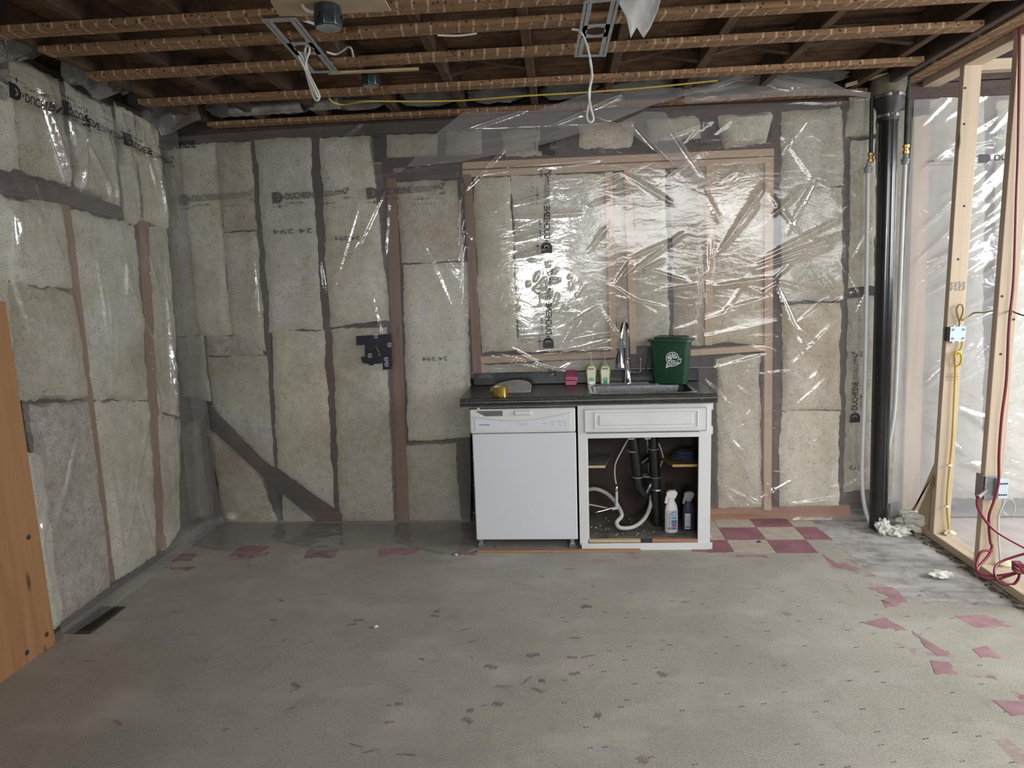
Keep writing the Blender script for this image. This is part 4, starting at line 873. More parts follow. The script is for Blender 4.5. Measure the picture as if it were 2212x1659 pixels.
# false drawer front with raised panel
dx0, dx1, dz0, dz1 = .133, .842, .722, .866
df_ = part(MB().box(dx0, dx1, YF-.014, YF+.0, dz0, dz1), 'false_drawer_front', 'paint_white', e, .004)
def frame(mb, x0, x1, z0, z1, w_, y0, y1):
    mb.box(x0, x1, y0, y1, z0, z0+w_); mb.box(x0, x1, y0, y1, z1-w_, z1); mb.box(x0, x0+w_, y0, y1, z0+w_, z1-w_); mb.box(x1-w_, x1, y0, y1, z0+w_, z1-w_); return mb
part(frame(MB(), dx0+.060, dx1-.052, dz0+.022, dz1-.018, .008, YF-.021, YF-.013), 'panel_moulding', 'paint_white', df_, .003)
part(MB().box(dx0+.088, dx1-.082, YF-.022, YF-.013, dz0+.044, dz1-.040), 'raised_panel', 'paint_white', df_, .005)
part(frame(MB(), dx0+.004, dx1-.004, dz0+.004, dz1-.004, .0025, YF-.0155, YF-.0135), 'front_groove', 'print_faint', df_)
part(MB().prism([(X0+.017, 3.985, .475), (.262, 3.985, .475), (.315, 4.25, .475), (X0+.017, 4.25, .475)], (0, 0, .014)), 'shelf', 'shelf_top', e)
part(MB().box(X0+.017, .262, 3.981, 3.985, .4745, .4895), 'shelf_front', 'shelf_edge', e)
part(MB().prism([(.665, 3.985, .475), (.845, 3.985, .475), (.845, 4.25, .475), (.60, 4.25, .475)], (0, 0, .014)), 'shelf', 'inside_ply', e)
part(MB().box(.665, .845, 3.981, 3.985, .4745, .4895), 'shelf_front', 'shelf_yellow', e)
part(MB().prism([(.80, 4.0, .473), (.845, 4.0, .473), (.845, 4.0, .43)], (0, .02, 0)), 'shelf_bracket', 'inside_back', e)
for x in (.395, .49): part(frame(MB(), x, x+.032, .672, .688, .003, YF+.021, YF+.027), 'catch', 'print_white', e)
# ------------------------------------------------------------------ countertop, sink
e = empty('countertop', (.15, 4.1, .888), 'black speckled laminate countertop with worn brown top and low backsplash', 'countertop')
CX0, CX1, CYF, CYB = -.588, .893, 3.835, 4.368
SX0, SX1, SY0, SY1 = .185, .785, 3.915, 4.235
mb = MB().box(CX0, SX0, CYF, CYB, .892, ZC).box(SX1, CX1, CYF, CYB, .892, ZC).box(SX0, SX1, CYF, SY0, .892, ZC).box(SX0, SX1, SY1, CYB, .892, ZC)
part(mb, 'worktop', 'laminate', e)
part(MB().tube([(CX0, CYF+.0225, .917), (CX1, CYF+.0225, .917)], .0268, 16), 'front_edge', 'laminate', e)
part(MB().box(CX0+.02, CX1-.0, 4.348, 4.372, ZC, 1.022), 'backsplash', 'laminate_dark', e, .006)
part(MB().box(CX0+.002, .10, YF-.012, YF+.02, .885, .893), 'underside_strip', 'galv', e)
e = empty('sink', (.485, 4.08, ZC), 'stainless single-bowl sink set in the dark countertop', 'sink')
def rrect(x0, x1, y0, y1, r, z, n=6):
    out = []
    for cx_, cy_, a0 in ((x1-r, y1-r, 0), (x0+r, y1-r, 90), (x0+r, y0+r, 180), (x1-r, y0+r, 270)):
        for k in range(n+1):
            a = math.radians(a0+90*k/n); out.append((cx_+r*math.cos(a), cy_+r*math.sin(a), z))
    return out
rings = [rrect(SX0-.012, SX1+.012, SY0-.012, SY1+.052, .03, ZC+.001), rrect(SX0-.010, SX1+.010, SY0-.010, SY1+.05, .03, ZC+.005), rrect(SX0+.006, SX1-.006, SY0+.006, SY1-.0, .04, ZC+.005),
         rrect(SX0+.010, SX1-.010, SY0+.010, SY1-.004, .045, ZC-.004), rrect(SX0+.025, SX1-.025, SY0+.022, SY1-.014, .05, ZC-.15), rrect(SX0+.05, SX1-.05, SY0+.05, SY1-.04, .05, ZC-.17)]
def loft(rings, cap=True, r0=0, r1=None):
    rg = rings[r0:r1]; n = len(rg[0]); mb = MB(); vs = [p for r in rg for p in r]
    fs = [(k*n+i, k*n+(i+1) % n, (k+1)*n+(i+1) % n, (k+1)*n+i) for k in range(len(rg)-1) for i in range(n)]
    mb.add(vs, fs, True)
    if cap: mb.add(rg[-1], [tuple(range(n))])
    return mb
part(loft(rings, False, 0, 4), 'rim', 'steel', e); part(loft(rings, True, 3), 'bowl', 'steel_sink', e)
part(MB().lathe([(.045, 0), (.04, .004), (.02, .001)], (.485, 4.08, ZC-.169)), 'drain', 'chrome', e)
# ------------------------------------------------------------------ faucet
fx, fy = .432, 4.285; zr = ZC+.005
e = empty('faucet', (fx, fy, zr), 'tall chrome gooseneck pull-down faucet behind the sink', 'faucet')
part(MB().lathe([(.028, 0), (.028, .006), (.024, .012), (.019, .09), (.0175, .15), (.019, .152), (.019, .158), (.0145, .16)], (fx, fy, zr)), 'body', 'chrome', e)
arc = [(fx, fy, zr+.15), (fx, fy, zr+.325)]+[(fx-.027*(1-math.cos(a)), fy-.080*(1-math.cos(a)), zr+.325+.080*math.sin(a)) for a in [math.pi*k/14 for k in range(1, 15)]]+[(fx-.055, fy-.162, zr+.30)]
part(MB().tube(arc, .0125, 14), 'spout', 'chrome', e)
hx, hy = fx-.055, fy-.162
part(MB().tube([(hx, hy, zr+.305), (hx, hy, zr+.292), (hx, hy, zr+.29), (hx, hy, zr+.235), (hx, hy, zr+.232), (hx, hy, zr+.15), (hx, hy, zr+.125)], [.015, .015, .012, .0125, .016, .018, .023], 16), 'spray_head', 'chrome', e)
part(MB().tube([(hx-.014, hy-.012, zr+.225), (hx-.024, hy-.016, zr+.19), (hx-.026, hy-.016, zr+.15)], .007, 8), 'spray_button', 'rubber', e)
hd = part(MB().cyl((fx+.015, fy-.01, zr+.07), (fx+.085, fy-.03, zr+.068), .010), 'handle_hub', 'chrome', e)
part(MB().cyl((fx+.078, fy-.028, zr+.072), (fx+.080, fy-.03, zr+.165), .0055, .0045), 'lever', 'chrome', hd)
part(MB().box(fx-.13, fx+.13, fy-.028, fy+.02, zr-.0005, zr+.004), 'base_plate', 'steel', e, .003)
# ------------------------------------------------------------------ soap bottles
def soap(name, x, y, lb, rot):
    k_ = 1.34
    e = empty(name, (x, y, ZC), lb, 'soap bottle', 'green liquid hand soap pump bottles')
    z0 = ZC
    prof = [(.020, 0), (.023, .004), (.0225, .03), (.026, .07), (.027, .085), (.024, .107), (.013, .124), (.011, .128)]
    part(MB().lathe(prof, (x, y, z0), 20, 1, .62), 'bottle', 'soap_green', e)
    part(MB().lathe([(.012, .128), (.012, .140), (.008, .142), (.0030, .144), (.0030, .190)], (x, y, z0), 12), 'pump_collar', 'clear_plastic', e)
    part(MB().tube([(x+.006, y, z0+.192), (x-.002, y, z0+.194), (x-.022*math.cos(rot), y-.022*math.sin(rot), z0+.192)], [.006, .006, .003], 8), 'pump_head', 'clear_plastic', e)
    yy = y-.0178
    lab = part(MB().prism([(x-.016+.0*k, yy, z0+.008) if k == 0 else p for k, p in enumerate([(x-.016, yy, z0+.008), (x+.016, yy, z0+.008), (x+.020, yy, z0+.085), (x+.013, yy, z0+.112), (x-.013, yy, z0+.112), (x-.020, yy, z0+.085)])], (0, .006, 0)), 'label', 'soap_label', e)
    part(MB().box(x-.012, x+.012, yy-.001, yy+.001, z0+.093, z0+.103), 'label_band', 'navy', lab)
    Flat().text('Softsoap', 0, 0, .005, .019, .012).obj('label_text', 'print_white', lambda a, b_: (x-.0095+a, yy-.0014, z0+.0955+b_), lab)
    fl = Flat(); fl.ring(0, .0, .010, .014, .2, 2.9, 12); fl.ring(0, 0, .004, .007, .2, 2.9, 10); fl.ring(0, 0, .017, .0195, .5, 2.6, 12)
    fl.obj('label_leaf', 'teal', lambda a, b_: (x+a*.8, yy-.0013, z0+.020+b_*1.4), lab)
    part(MB().box(x-.009, x+.010, yy-.0012, yy, z0+.006, z0+.024), 'label_foot', 'print_white' if x < .24 else 'teal', lab)
    e.scale = (k_, k_, 1.06)
soap('soap_bottle', .200, 4.292, 'green liquid soap pump bottle nearest the pink sponge', .5)
soap('soap_bottle', .288, 4.292, 'green liquid soap pump bottle nearest the faucet', 2.4)
# ------------------------------------------------------------------ sponge, tape roll, board, bin
x, y = .070, 4.30
e = empty('sponge', (x, y, ZC), 'folded pink sponge cloth leaning on the backsplash', 'sponge')
part(MB().prism([(x-.036, y-.03, ZC+.002), (x+.034, y-.03, ZC+.002), (x+.036, y-.03, ZC+.028), (x-.038, y-.03, ZC+.032)], (0, .045, 0)), 'lower_fold', 'sponge_pink', e, .005)
part(MB().prism([(x-.038, y-.028, ZC+.036), (x+.042, y-.028, ZC+.031), (x+.043, y-.028, ZC+.054), (x-.037, y-.028, ZC+.056)], (0, .045, 0)), 'upper_fold', 'sponge_pink', e, .005)
part(MB().prism([(x-.036, y-.015, ZC+.054), (x+.040, y-.015, ZC+.053), (x+.037, y+.02, ZC+.088), (x-.030, y+.02, ZC+.088)], (0, .018, .004)), 'top_fold', 'sponge_dark', e, .004)
part(MB().box(x-.032, x+.030, y-.02, y+.02, ZC, ZC+.006), 'base_layer', 'sponge_dark', e, .002)
tp = atZ(1078, 861, ZC); x, y = tp.x, 3.925
e = empty('tape_roll', (x, y, ZC), 'shiny gold roll of packing tape on the left of the countertop', 'tape roll')
def pipe_ring(c, r0, r1, h_, n=32): return MB().lathe([(r0, 0), (r1, 0), (r1, h_), (r0, h_), (r0, 0)], c, n)
part(pipe_ring((x, y, ZC+.0005), .040, .0475, .058), 'tape', 'tape_gold', e, .0008); part(pipe_ring((x, y, ZC+.002), .0375, .0398, .054), 'core', 'tape_tan', e)
ox = atZ(1070, 845, ZC).x
pts = [(ox+a, 4.02+.94*t, ZC+.001+.33*t) for a, t in ((-.01, 0), (.215, 0), (.225, .012), (.228, .085), (.215, .115), (.19, .138), (.15, .15), (.10, .148), (.05, .128), (.01, .10), (-.02, .06), (-.025, .02))]
tag(MB().prism(pts, (0, -.004, .012)).obj('wood_offcut', 'grey_wood', None, .002), 'grey weathered wooden offcut with a rounded top, propped behind the gold tape roll', 'board')
# green compost bin
bc = Vector((.700, 4.245, ZC+.0055)); ra = R(-22)
def bp_(x_, y_, z_): return (bc.x+x_*math.cos(ra)-y_*math.sin(ra), bc.y+x_*math.sin(ra)+y_*math.cos(ra), bc.z+z_)
e = empty('compost_bin', tuple(bc), 'dark green plastic compost bin with white round logo beside the sink', 'bin')
wb_, db_, wt, dt, hb = .096, .058, .119, .078, .275
def ringb(wx, dy, r, z_): return [bp_(px, py, z_) for px, py, _ in rrect(-wx, wx, -dy, dy, r, 0, 4)]
rg = [ringb(wb_-.008, db_-.008, .012, 0), ringb(wb_, db_, .016, .006), ringb(wt-.004, dt-.004, .016, hb), ringb(wt, dt, .014, hb+.001)]
mbb = loft(rg, True); mbb.add(rg[0], [tuple(range(len(rg[0])))[::-1]]); part(mbb, 'body', 'bin_green', e)
rg = [ringb(wt+.001, dt+.001, .016, hb-.010), ringb(wt+.013, dt+.013, .02, hb-.006), ringb(wt+.012, dt+.012, .02, hb+.006), ringb(wt, dt, .02, hb+.010)]
part(loft(rg, True), 'rim', 'bin_green', e)
rg = [ringb(wt-.02, dt-.015, .016, hb+.010), ringb(wt-.02, dt-.015, .016, hb+.020), ringb(wt-.026, dt-.021, .016, hb+.022), ringb(wt-.03, dt-.025, .016, hb+.018)]
part(loft(rg, True), 'lid', 'bin_dark', e)
hpts = spline([bp_(-wt-.004, -.055, .225), bp_(-wt-.010, -.060, .16), bp_(-wt-.026, -.062, .10), bp_(-wt-.018, -.05, .072), bp_(-wt+.004, -.03, .066), bp_(-wt-.012, .0, .075), bp_(-wt-.006, .04, .12), bp_(-wt-.002, .05, .225)], 5)
part(MB().tube(hpts, .0055, 8), 'handle', 'bin_dark', e)
for sx in (-.072, .072): part(MB().prism([bp_(sx-.003, -dt-.0035, hb-.040), bp_(sx+.003, -dt-.0035, hb-.040), bp_(sx+.003, -dt-.0035, hb-.022), bp_(sx-.003, -dt-.0035, hb-.022)], Vector(bp_(0, .005, 0))-Vector(bp_(0, 0, 0))), 'slot', 'dark_void', e)
def binface(a, b_):
    z_ = .165+b_; d_ = db_+(dt-.004-db_)*z_/hb; return bp_(.022+a, -d_-.0016, z_)
fl = Flat().ring(0, 0, .036, .041, 0, 6.2832, 36); 
for a0, a1 in ((.1, .55), (.75, 1.1), (1.3, 1.7), (1.95, 2.3), (2.5, 3.3), (3.5, 4.0)): fl.ring(0, 0, .004, .031, a0, a1, 6)
fl.poly([(-.042, -.062), (-.020, -.052), (.012, -.048), (.036, -.036), (.050, -.026), (.056, .004), (.030, -.008), (-.036, -.030)])
lg = fl.obj('logo', 'print_white', binface, e)
Flat().poly([(-.035, -.050), (-.012, -.044), (.014, -.042), (.046, -.022), (.050, -.004), (.030, -.012), (-.032, -.034)]).obj('logo_banner', 'bin_green', lambda a, b_: binface(a, b_)[0:1]+(binface(a, b_)[1]-.0006,)+binface(a, b_)[2:], lg)
Flat().poly([(-.018, -.030), (.026, -.015), (.024, .004), (-.016, -.012)]).obj('logo_banner', 'bin_green', lambda a, b_: binface(a, b_)[0:1]+(binface(a, b_)[1]-.0008,)+binface(a, b_)[2:], lg)
Flat().text('Doctor', -.034, -.047, .016, .078, .03, .26, .25).text('Bin', -.013, -.026, .012, .034, .03, .28, .2).obj('logo_text', 'print_white', lambda a, b_: binface(a, b_)[0:1]+(binface(a, b_)[1]-.0014,)+binface(a, b_)[2:], lg)
# ------------------------------------------------------------------ under the sink
def u(px, py, Y): return atY(px, py, Y)
e = empty('drain_trap', tuple(u(1378, 1060, 4.12)), 'black plastic P-trap hanging under the sink', 'drain pipe')
a0, a1 = u(1368, 945, 4.08), u(1378, 1032, 4.08)
part(MB().tube([(a0.x, 4.08, .80), a0, a1], .031, 18), 'tailpiece', 'abs_black', e)
c1, c2, c3 = u(1380, 1050, 4.08), u(1392, 1066, 4.09), u(1404, 1045, 4.11)
part(MB().tube(spline([a1, c1, c2, c3, u(1398, 1030, 4.14)], 6), .031, 16), 'trap_bend', 'abs_black', e)
for p_ in (u(1367, 974, 4.08), u(1377, 1030, 4.08)): part(MB().lathe([(.030, -.003), (.0335, -.003), (.0335, .003), (.030, .003)], p_, 20), 'coupling_ring', 'grey_fitting', e)
part(MB().lathe([(.033, -.005), (.040, -.003), (.040, .003), (.033, .005)], u(1397, 1027, 4.13), 18), 'slip_nut', 'grey_fitting', e)
part(MB().tube([u(1386, 1000, 4.16), u(1405, 985, 4.16)], .022, 12), 'overflow_elbow', 'abs_black', e)
e = empty('standpipe', tuple(u(1419, 1122, 4.10)), 'straight black drain pipe standing on the cabinet floor', 'pipe')
pt_, pb_ = u(1411, 945, 4.10), u(1420, 1124, 4.10); pb_.z = .064
part(MB().tube([(pt_.x, 4.10, .80), pt_, pb_], .030, 20), 'pipe', 'abs_black', e)
k0, k1 = u(1412, 970, 4.10), u(1415, 1028, 4.10)
part(MB().tube([k0, k1], .0345, 20), 'sleeve', 'abs_black', e); part(MB().tube([k1, u(1417, 1058, 4.10)], .033, 20), 'sleeve', 'rubber', e)
for p_, r_ in ((u(1411, 969, 4.10), .035), (u(1415, 1030, 4.10), .0355), (u(1417, 1056, 4.10), .034)): part(MB().lathe([(r_-.002, -.0018), (r_+.0012, -.0018), (r_+.0012, .0018), (r_-.002, .0018)], p_, 18), 'pipe_ring', 'grey_fitting', e)
part(MB().box(*(lambda p: (p.x-.012, p.x+.014, 4.060, 4.064, p.z-.004, p.z+.005))(u(1420, 1059, 4.07))), 'paper_label', 'print_white', e)
hose = spline([u(1262, 1061, 4.20), u(1285, 1056, 4.17), u(1312, 1067, 4.13), u(1333, 1090, 4.06), u(1343, 1113, 4.0), u(1332, 1128, 3.97), u(1340, 1140, 3.95), u(1368, 1138, 3.97), u(1392, 1120, 4.02), u(1405, 1090, 4.10), u(1406, 1050, 4.17), u(1402, 985, 4.2), u(1400, 945, 4.2)], 7)
hose = [Vector((p.x, p.y, max(p.z, .076))) for p in hose]
tag(MB().tube(hose, .0125, 12).obj('drain_hose', 'hose_white'), 'thick off-white drain hose looping over the cabinet floor', 'hose')
l1 = spline([u(1362, 940, 4.1), u(1345, 970, 4.08), u(1330, 1000, 4.06), u(1328, 1025, 4.05), u(1331, 1046, 4.04)], 6)
tag(MB().tube(l1, .0042, 8).obj('supply_hose', 'hose_white'), 'thin supply hose coming down left of the trap', 'hose')
l1 = spline([u(1418, 950, 4.14), u(1427, 968, 4.14), u(1432, 990, 4.14), u(1424, 1012, 4.14)], 6)
tag(MB().tube(l1, .0035, 8).obj('supply_hose', 'hose_white'), 'short braided line curving right of the straight drain pipe', 'hose')
e = empty('shutoff_valve', tuple(u(1331, 1090, 4.04)), 'chrome shutoff valve with grey riser under the sink', 'valve')
part(MB().lathe([(.007, 0), (.011, .006), (.012, .018), (.009, .03), (.006, .036)], u(1332, 1062, 4.04), 14), 'valve_body', 'chrome', e)
part(MB().tube([u(1332, 1056, 4.04), u(1332, 1086, 4.04)], .0085, 12), 'riser', 'pex', e)
part(MB().tube([u(1332, 1086, 4.04), u(1333, 1094, 4.04)], .0125, 12), 'elbow', 'pex', e)
part(MB().tube([u(1334, 1097, 4.03), u(1322, 1099, 4.03)], .010, 12), 'stem', 'pex', e)
part(MB().tube(spline([u(1320, 1098, 4.03), u(1303, 1103, 4.0), u(1285, 1107, 3.97)], 4), [.006]*8+[.004], 10), 'lever', 'chrome', e)
tag(MB().tube(spline([u(1262, 1088, 4.1), u(1290, 1093, 4.08), u(1318, 1099, 4.05)], 5), .005, 8).obj('supply_hose', 'hose_white'), 'thin hose running left from the chrome valve', 'hose')
def spray(name, px, pz, Y, s, mats, lb, lit):
    p0 = u(px, 1141, Y); x_, y_, z0 = p0.x, Y, .0625
    e = empty(name, (x_, y_, z0), lb, 'spray bottle')
    m1, m2, m3 = mats
    part(MB().lathe([(.024*s, 0), (.028*s, .004*s), (.028*s, .125*s), (.025*s, .150*s), (.014*s, .182*s), (.012*s, .198*s)], (x_, y_, z0), 22, 1, .7), 'bottle', m1, e)
    z1 = z0+.196*s
    hd = part(MB().prism([(x_-.022*s, y_-.012*s, z1+.010*s), (x_-.022*s, y_-.012*s, z1+.032*s), (x_-.010*s, y_-.012*s, z1+.044*s), (x_+.018*s, y_-.012*s, z1+.044*s), (x_+.026*s, y_-.012*s, z1+.028*s), (x_+.016*s, y_-.012*s, z1), (x_-.012*s, y_-.012*s, z1)], (0, .024*s, 0)), 'spray_head', m2, e, .003)
    part(MB().prism([(x_-.012*s, y_-.006*s, z1+.010*s), (x_-.024*s, y_-.006*s, z1+.012*s), (x_-.030*s, y_-.006*s, z1-.030*s), (x_-.019*s, y_-.006*s, z1-.030*s)], (0, .012*s, 0)), 'trigger', m2, hd, .002)
    part(MB().lathe([(.015*s, -.012*s), (.015*s, .008*s)], (x_, y_, z1), 16), 'collar', m2, e)
    yy = y_-.0205*s
    if lit:
        lb_ = part(MB().box(x_-.022*s, x_+.021*s, yy-.0005, yy+.012, z0+.018*s, z0+.128*s), 'label', m3, e)
        part(MB().box(x_-.001*s, x_+.021*s, yy-.0018, yy-.0004, z0+.104*s, z0+.124*s), 'label_top', 'hg_blue', lb_)
        part(MB().box(x_-.001*s, x_+.021*s, yy-.0018, yy-.0004, z0+.052*s, z0+.076*s), 'label_picture', 'hg_blue', lb_)
        part(MB().box(x_-.001*s, x_+.021*s, yy-.0018, yy-.0004, z0+.040*s, z0+.050*s), 'label_red', 'hg_red', lb_)
        part(MB().box(x_-.001*s, x_+.021*s, yy-.0018, yy-.0004, z0+.022*s, z0+.036*s), 'label_blue', 'hg_blue', lb_)
        Flat().text('HG', 0, 0, .013*s, .018*s, .03, 0, .2).obj('label_text', 'print_white', lambda a, b_: (x_+.001+a, yy-.0026, z0+.107*s+b_), lb_)
        fl = Flat().text('TAP', 0, .084*s, .009*s, .019*s, .03)
        for k in range(9): fl.rect(-.019*s, (.112-.008*k)*s, -.003*s, (.1135-.008*k)*s)
        for k in range(6): fl.rect((-.018+.0025*k)*s, .022*s, (-.0168+.0025*k)*s, .036*s)
        fl.obj('label_print', 'navy', lambda a, b_: (x_+a, yy-.0026, z0+b_), lb_)
    else:
        lb_ = part(MB().box(x_-.020*s, x_+.006*s, yy-.0005, yy+.012, z0+.014*s, z0+.110*s), 'label', m3, e)
        fl = Flat()
        for k in range(9): fl.rect(-.018*s, (.030+.008*k)*s, .004*s, (.0315+.008*k)*s)
        fl.rect(-.019*s, .024*s, .005*s, .029*s)
        fl.obj('label_print', 'print_black', lambda a, b_: (x_+a, yy-.0012, z0+b_), lb_)
    e.scale = (1.32, 1.2, 1.04)
    return e
spray('spray_bottle', 1450, 0, 3.99, 1.06, ('hg_white', 'hg_white', 'label_grey'), 'white spray bottle with blue and red label inside the open cabinet', True)
spray('spray_bottle', 1487, 0, 4.02, .98, ('dark_liquid', 'grey_trigger', 'label_grey'), 'dark translucent spray bottle by the right side of the open cabinet', False)
x, y = .765, 4.10
mb = MB()
for k in range(3): mb.blob((x+.008*k-.02, y+.0*k, .4905+.012+.018*k), (.085-.012*k, .085-.01*k, .0135), seed=k+3, n=9, amp=.12)
tag(mb.obj('cleaning_cloth', 'cloth_blue'), 'crumpled dark blue cloth on the right shelf inside the cabinet', 'cloth')
cr = MB()
for k in range(26): cr.blob((rnd.uniform(.17, .60), rnd.uniform(3.93, 4.25), .064), (rnd.uniform(.002, .006), rnd.uniform(.002, .006), .0025), seed=k, n=4, amp=.4)
o = tag(cr.obj('crumbs', 'print_white'), 'white crumbs of debris scattered on the cabinet floor', 'debris', None, 'stuff')
# ------------------------------------------------------------------ strip on floor, vent, panel
pa, pb = atZ(1030, 1192, .01), atZ(1383, 1185, .01)
tag(MB().box(pa.x, pb.x, 3.826, 3.852, .0005, .012).obj('wood_strip', 'plate_red', None, .002), 'thin reddish wood strip on the floor in front of the dishwasher', 'wood strip')
e = empty('floor_register', (-2.355, 3.0, 0), 'dark brown metal floor vent beside the left wall', 'floor vent')
vx0, vx1, vy0, vy1 = -2.418, -2.285, 2.868, 3.135
mb = MB(); mb.box(vx0, vx1, vy0, vy0+.022, .0005, .006).box(vx0, vx1, vy1-.022, vy1, .0005, .006).box(vx0, vx0+.018, vy0+.022, vy1-.022, .0005, .006).box(vx1-.018, vx1, vy0+.022, vy1-.022, .0005, .006)
part(mb, 'frame', 'vent_brown', e, .001); part(MB().box(vx0+.018, vx1-.018, vy0+.022, vy1-.022, .0003, .001), 'well', 'dark_void', e)
for k in range(16): part(MB().box(vx0+.020, vx1-.020, vy0+.027+k*.0135, vy0+.031+k*.0135, .001, .0045), 'louver', 'vent_brown', e)
# leaning wood panel at left
p1, p2, p3 = atY(97, 1392, 2.77), atY(0, 860, 2.77), atY(-20, 760, 2.77)
p1.z = 0
pn = MB().prism([(-2.425, 2.785, .0), (-2.425, 1.6, .0), (-2.425, 1.6, 1.6), (-2.425, 2.785, 1.6)], (.028, 0, 0))
e = empty('plywood_sheet', (-2.41, 2.2, 0), 'orange-brown knotty wood panel standing at the left edge of the picture', 'plywood')
part(pn, 'board', 'panel_wood', e, .002)
for (yy, zz) in ((2.74, .07), (2.62, .05), (2.72, .55)): part(MB().cyl((-2.3975, yy, zz), (-2.396, yy, zz), .012, None, 12), 'knot', 'old_Z', e)
# ------------------------------------------------------------------ soil stack and water pipes
px0, px1 = atY(1920, 215, 4.18), atY(1897, 1130, 4.18)
tx, bx_ = px0.x, px1.x
def sx_(z): return bx_+(tx-bx_)*(z-.02)/(px0.z-.02)
e = empty('soil_stack', (bx_, 4.18, .0), 'thick black plastic soil stack pipe in the right corner', 'pipe')
part(MB().tube([(sx_(.02), 4.18, .012), (sx_(2.48), 4.18, 2.48)], .052, 28), 'pipe', 'abs_black', e)
zt_ = atY(1918, 232, 4.12).z
cpz = atY(1918, 222, 4.12).z
x_ = sx_(cpz)
part(MB().lathe([(.058, cpz-.09), (.060, cpz-.03), (.078, cpz+.0), (.080, cpz+.055)], (x_, 4.18, 0), 26), 'rubber_coupling', 'rubber', e)
for zz, r_ in ((cpz-.062, .0605), (cpz+.045, .0815)):
    cl = part(MB().lathe([(r_-.003, -.008), (r_+.0015, -.008), (r_+.0015, .008), (r_-.003, .008)], (x_, 4.18, zz), 26), 'hose_clamp', 'steel', e)
    part(MB().box(x_-.02, x_+.012, 4.18-r_-.012, 4.18-r_, zz-.008, zz+.010), 'clamp_screw', 'chrome', cl)
part(MB().lathe([(.080, cpz+.055), (.086, cpz+.065), (.092, cpz+.11), (.090, cpz+.15), (.070, cpz+.165), (.060, 2.85)], (x_-.004, 4.18, 0), 24), 'iron_hub', 'iron_moss', e)
for (pt, pm, pc, pbm, lb, cat) in (
    ((1884, 165), (1881, 338), (1875, 368), [(1875, 370), (1872, 600), (1868, 820), (1863, 960), (1862, 1040), (1868, 1095), (1880, 1132)], 'dark water pipe with brass fitting and white tube, left of the soil stack', 'pipe'),
    ((1963, 150), (1957, 320), (1955, 350), [(1955, 352), (1949, 480), (1938, 760), (1930, 900)], 'dark water pipe with brass fitting and white tube, right of the soil stack', 'pipe')):
    Yp = 4.20 if pt[0] < 1900 else 4.24
    a, b2, c_ = atY(*pt, Yp), atY(*pm, Yp), atY(*pc, Yp)
    e = empty('water_pipe', tuple(b2), lb, cat)
    part(MB().tube([a, b2], .0135 if pt[0] > 1900 else .011, 12), 'upper_pipe', 'pipe_dark', e)
    zz = b2.z
    part(MB().lathe([(.012, -.035), (.018, -.032), (.018, -.015), (.013, -.012), (.013, .0), (.019, .003), (.019, .018), (.013, .021)], (b2.x, Yp, zz), 8), 'brass_fitting', 'brass', e)
    part(MB().lathe([(.012, -.015), (.020, -.012), (.020, .004), (.024, .006), (.024, .016), (.016, .020), (.012, .045)], (c_.x, Yp, c_.z), 14), 'grey_connector', 'grey_fitting', e)
    pts = [atY(px, py, Yp-.0*i) for i, (px, py) in enumerate(pbm)]; pts[-1].z = max(pts[-1].z, .02)
    if pt[0] > 1900: pts.append(Vector((pts[-1].x-.02, 4.28, pts[-1].z-.3)))
    part(MB().tube(spline(pts, 5), .0125, 12), 'white_tube', 'pex', e)
for (px, py, r_, lb) in ((1.965, 4.10, (.04, .035, .05), 'tuft of white spray foam at the left foot of the soil stack'), (2.06, 4.085, (.07, .045, .03), 'low white foam lump right at the front of the soil stack'), (2.195, 4.17, (.115, .07, .06), 'large fluffy white insulation lump right of the soil stack'), (2030, 1246, (.055, .03, .018), 'small clump of white insulation lying alone on the grey planks'), (355, 1168, (.05, .02, .02), 'yellowish insulation tuft on the floor at the left corner')):
    p_ = atZ(px, py, 0) if px > 10 else Vector((px, py, 0)); o = MB().blob((p_.x, p_.y, r_[2]*.8), r_, seed=int(px*7) % 97, n=22, amp=.36).obj('insulation_tuft', 'wool'); tag(o, lb, 'insulation')
for k in range(4):
    p_ = atZ((2180, 1640, 985, 812)[k], (1268, 1172, 1200, 1356)[k], 0)
    o = MB().blob((p_.x, p_.y, .006), (.012, .008, .006), seed=k, n=6, amp=.4).obj('debris_crumb', ('wool', 'dark_mark', 'wool', 'print_white')[k])
    tag(o, ('pale crumb of debris on the floor by the red cord', 'dark scrap lying on a maroon tile right of the cabinet', 'pale crumb on the floor just left of the wood strip', 'small white ring-like scrap on the floor, left of centre')[k], 'debris')
# ------------------------------------------------------------------ partition wiring
XF = XR
def xs(px, py, Y): return atY(px, py, Y)
YA = sa-.006; YB = sb-.006
e = empty('electrical_box', tuple(xs(2065, 720, YA)), 'white plastic electrical box with four screws on the partition stud', 'electrical box')
q0, q1 = xs(2054, 706, YA-.03), xs(2085, 737, YA-.03)
part(MB().box(q0.x-.002, q1.x, YA-.030, YA-.024, q1.z, q0.z), 'face_plate', 'box_white', e, .002)
part(MB().box(q0.x-.014, q1.x-.004, YA-.024, YA+.004, q1.z+.002, q0.z-.002), 'box_body', 'rubber', e, .001)
for fx_ in (.18, .85):
    for fz_ in (.2, .8):
        part(MB().cyl((q0.x+(q1.x-q0.x)*fx_, YA-.033, q1.z+(q0.z-q1.z)*fz_), (q0.x+(q1.x-q0.x)*fx_, YA-.029, q1.z+(q0.z-q1.z)*fz_), .0065, None, 12), 'screw', 'grey_fitting', e)
for fx_ in (.25, .65):
    for zz in (q1.z-.003, q0.z+.003): part(MB().cyl((q0.x+(q1.x-q0.x)*fx_, YA-.028, zz), (q0.x+(q1.x-q0.x)*fx_, YA-.024, zz), .006, None, 10), 'mounting_ear', 'box_white', e)
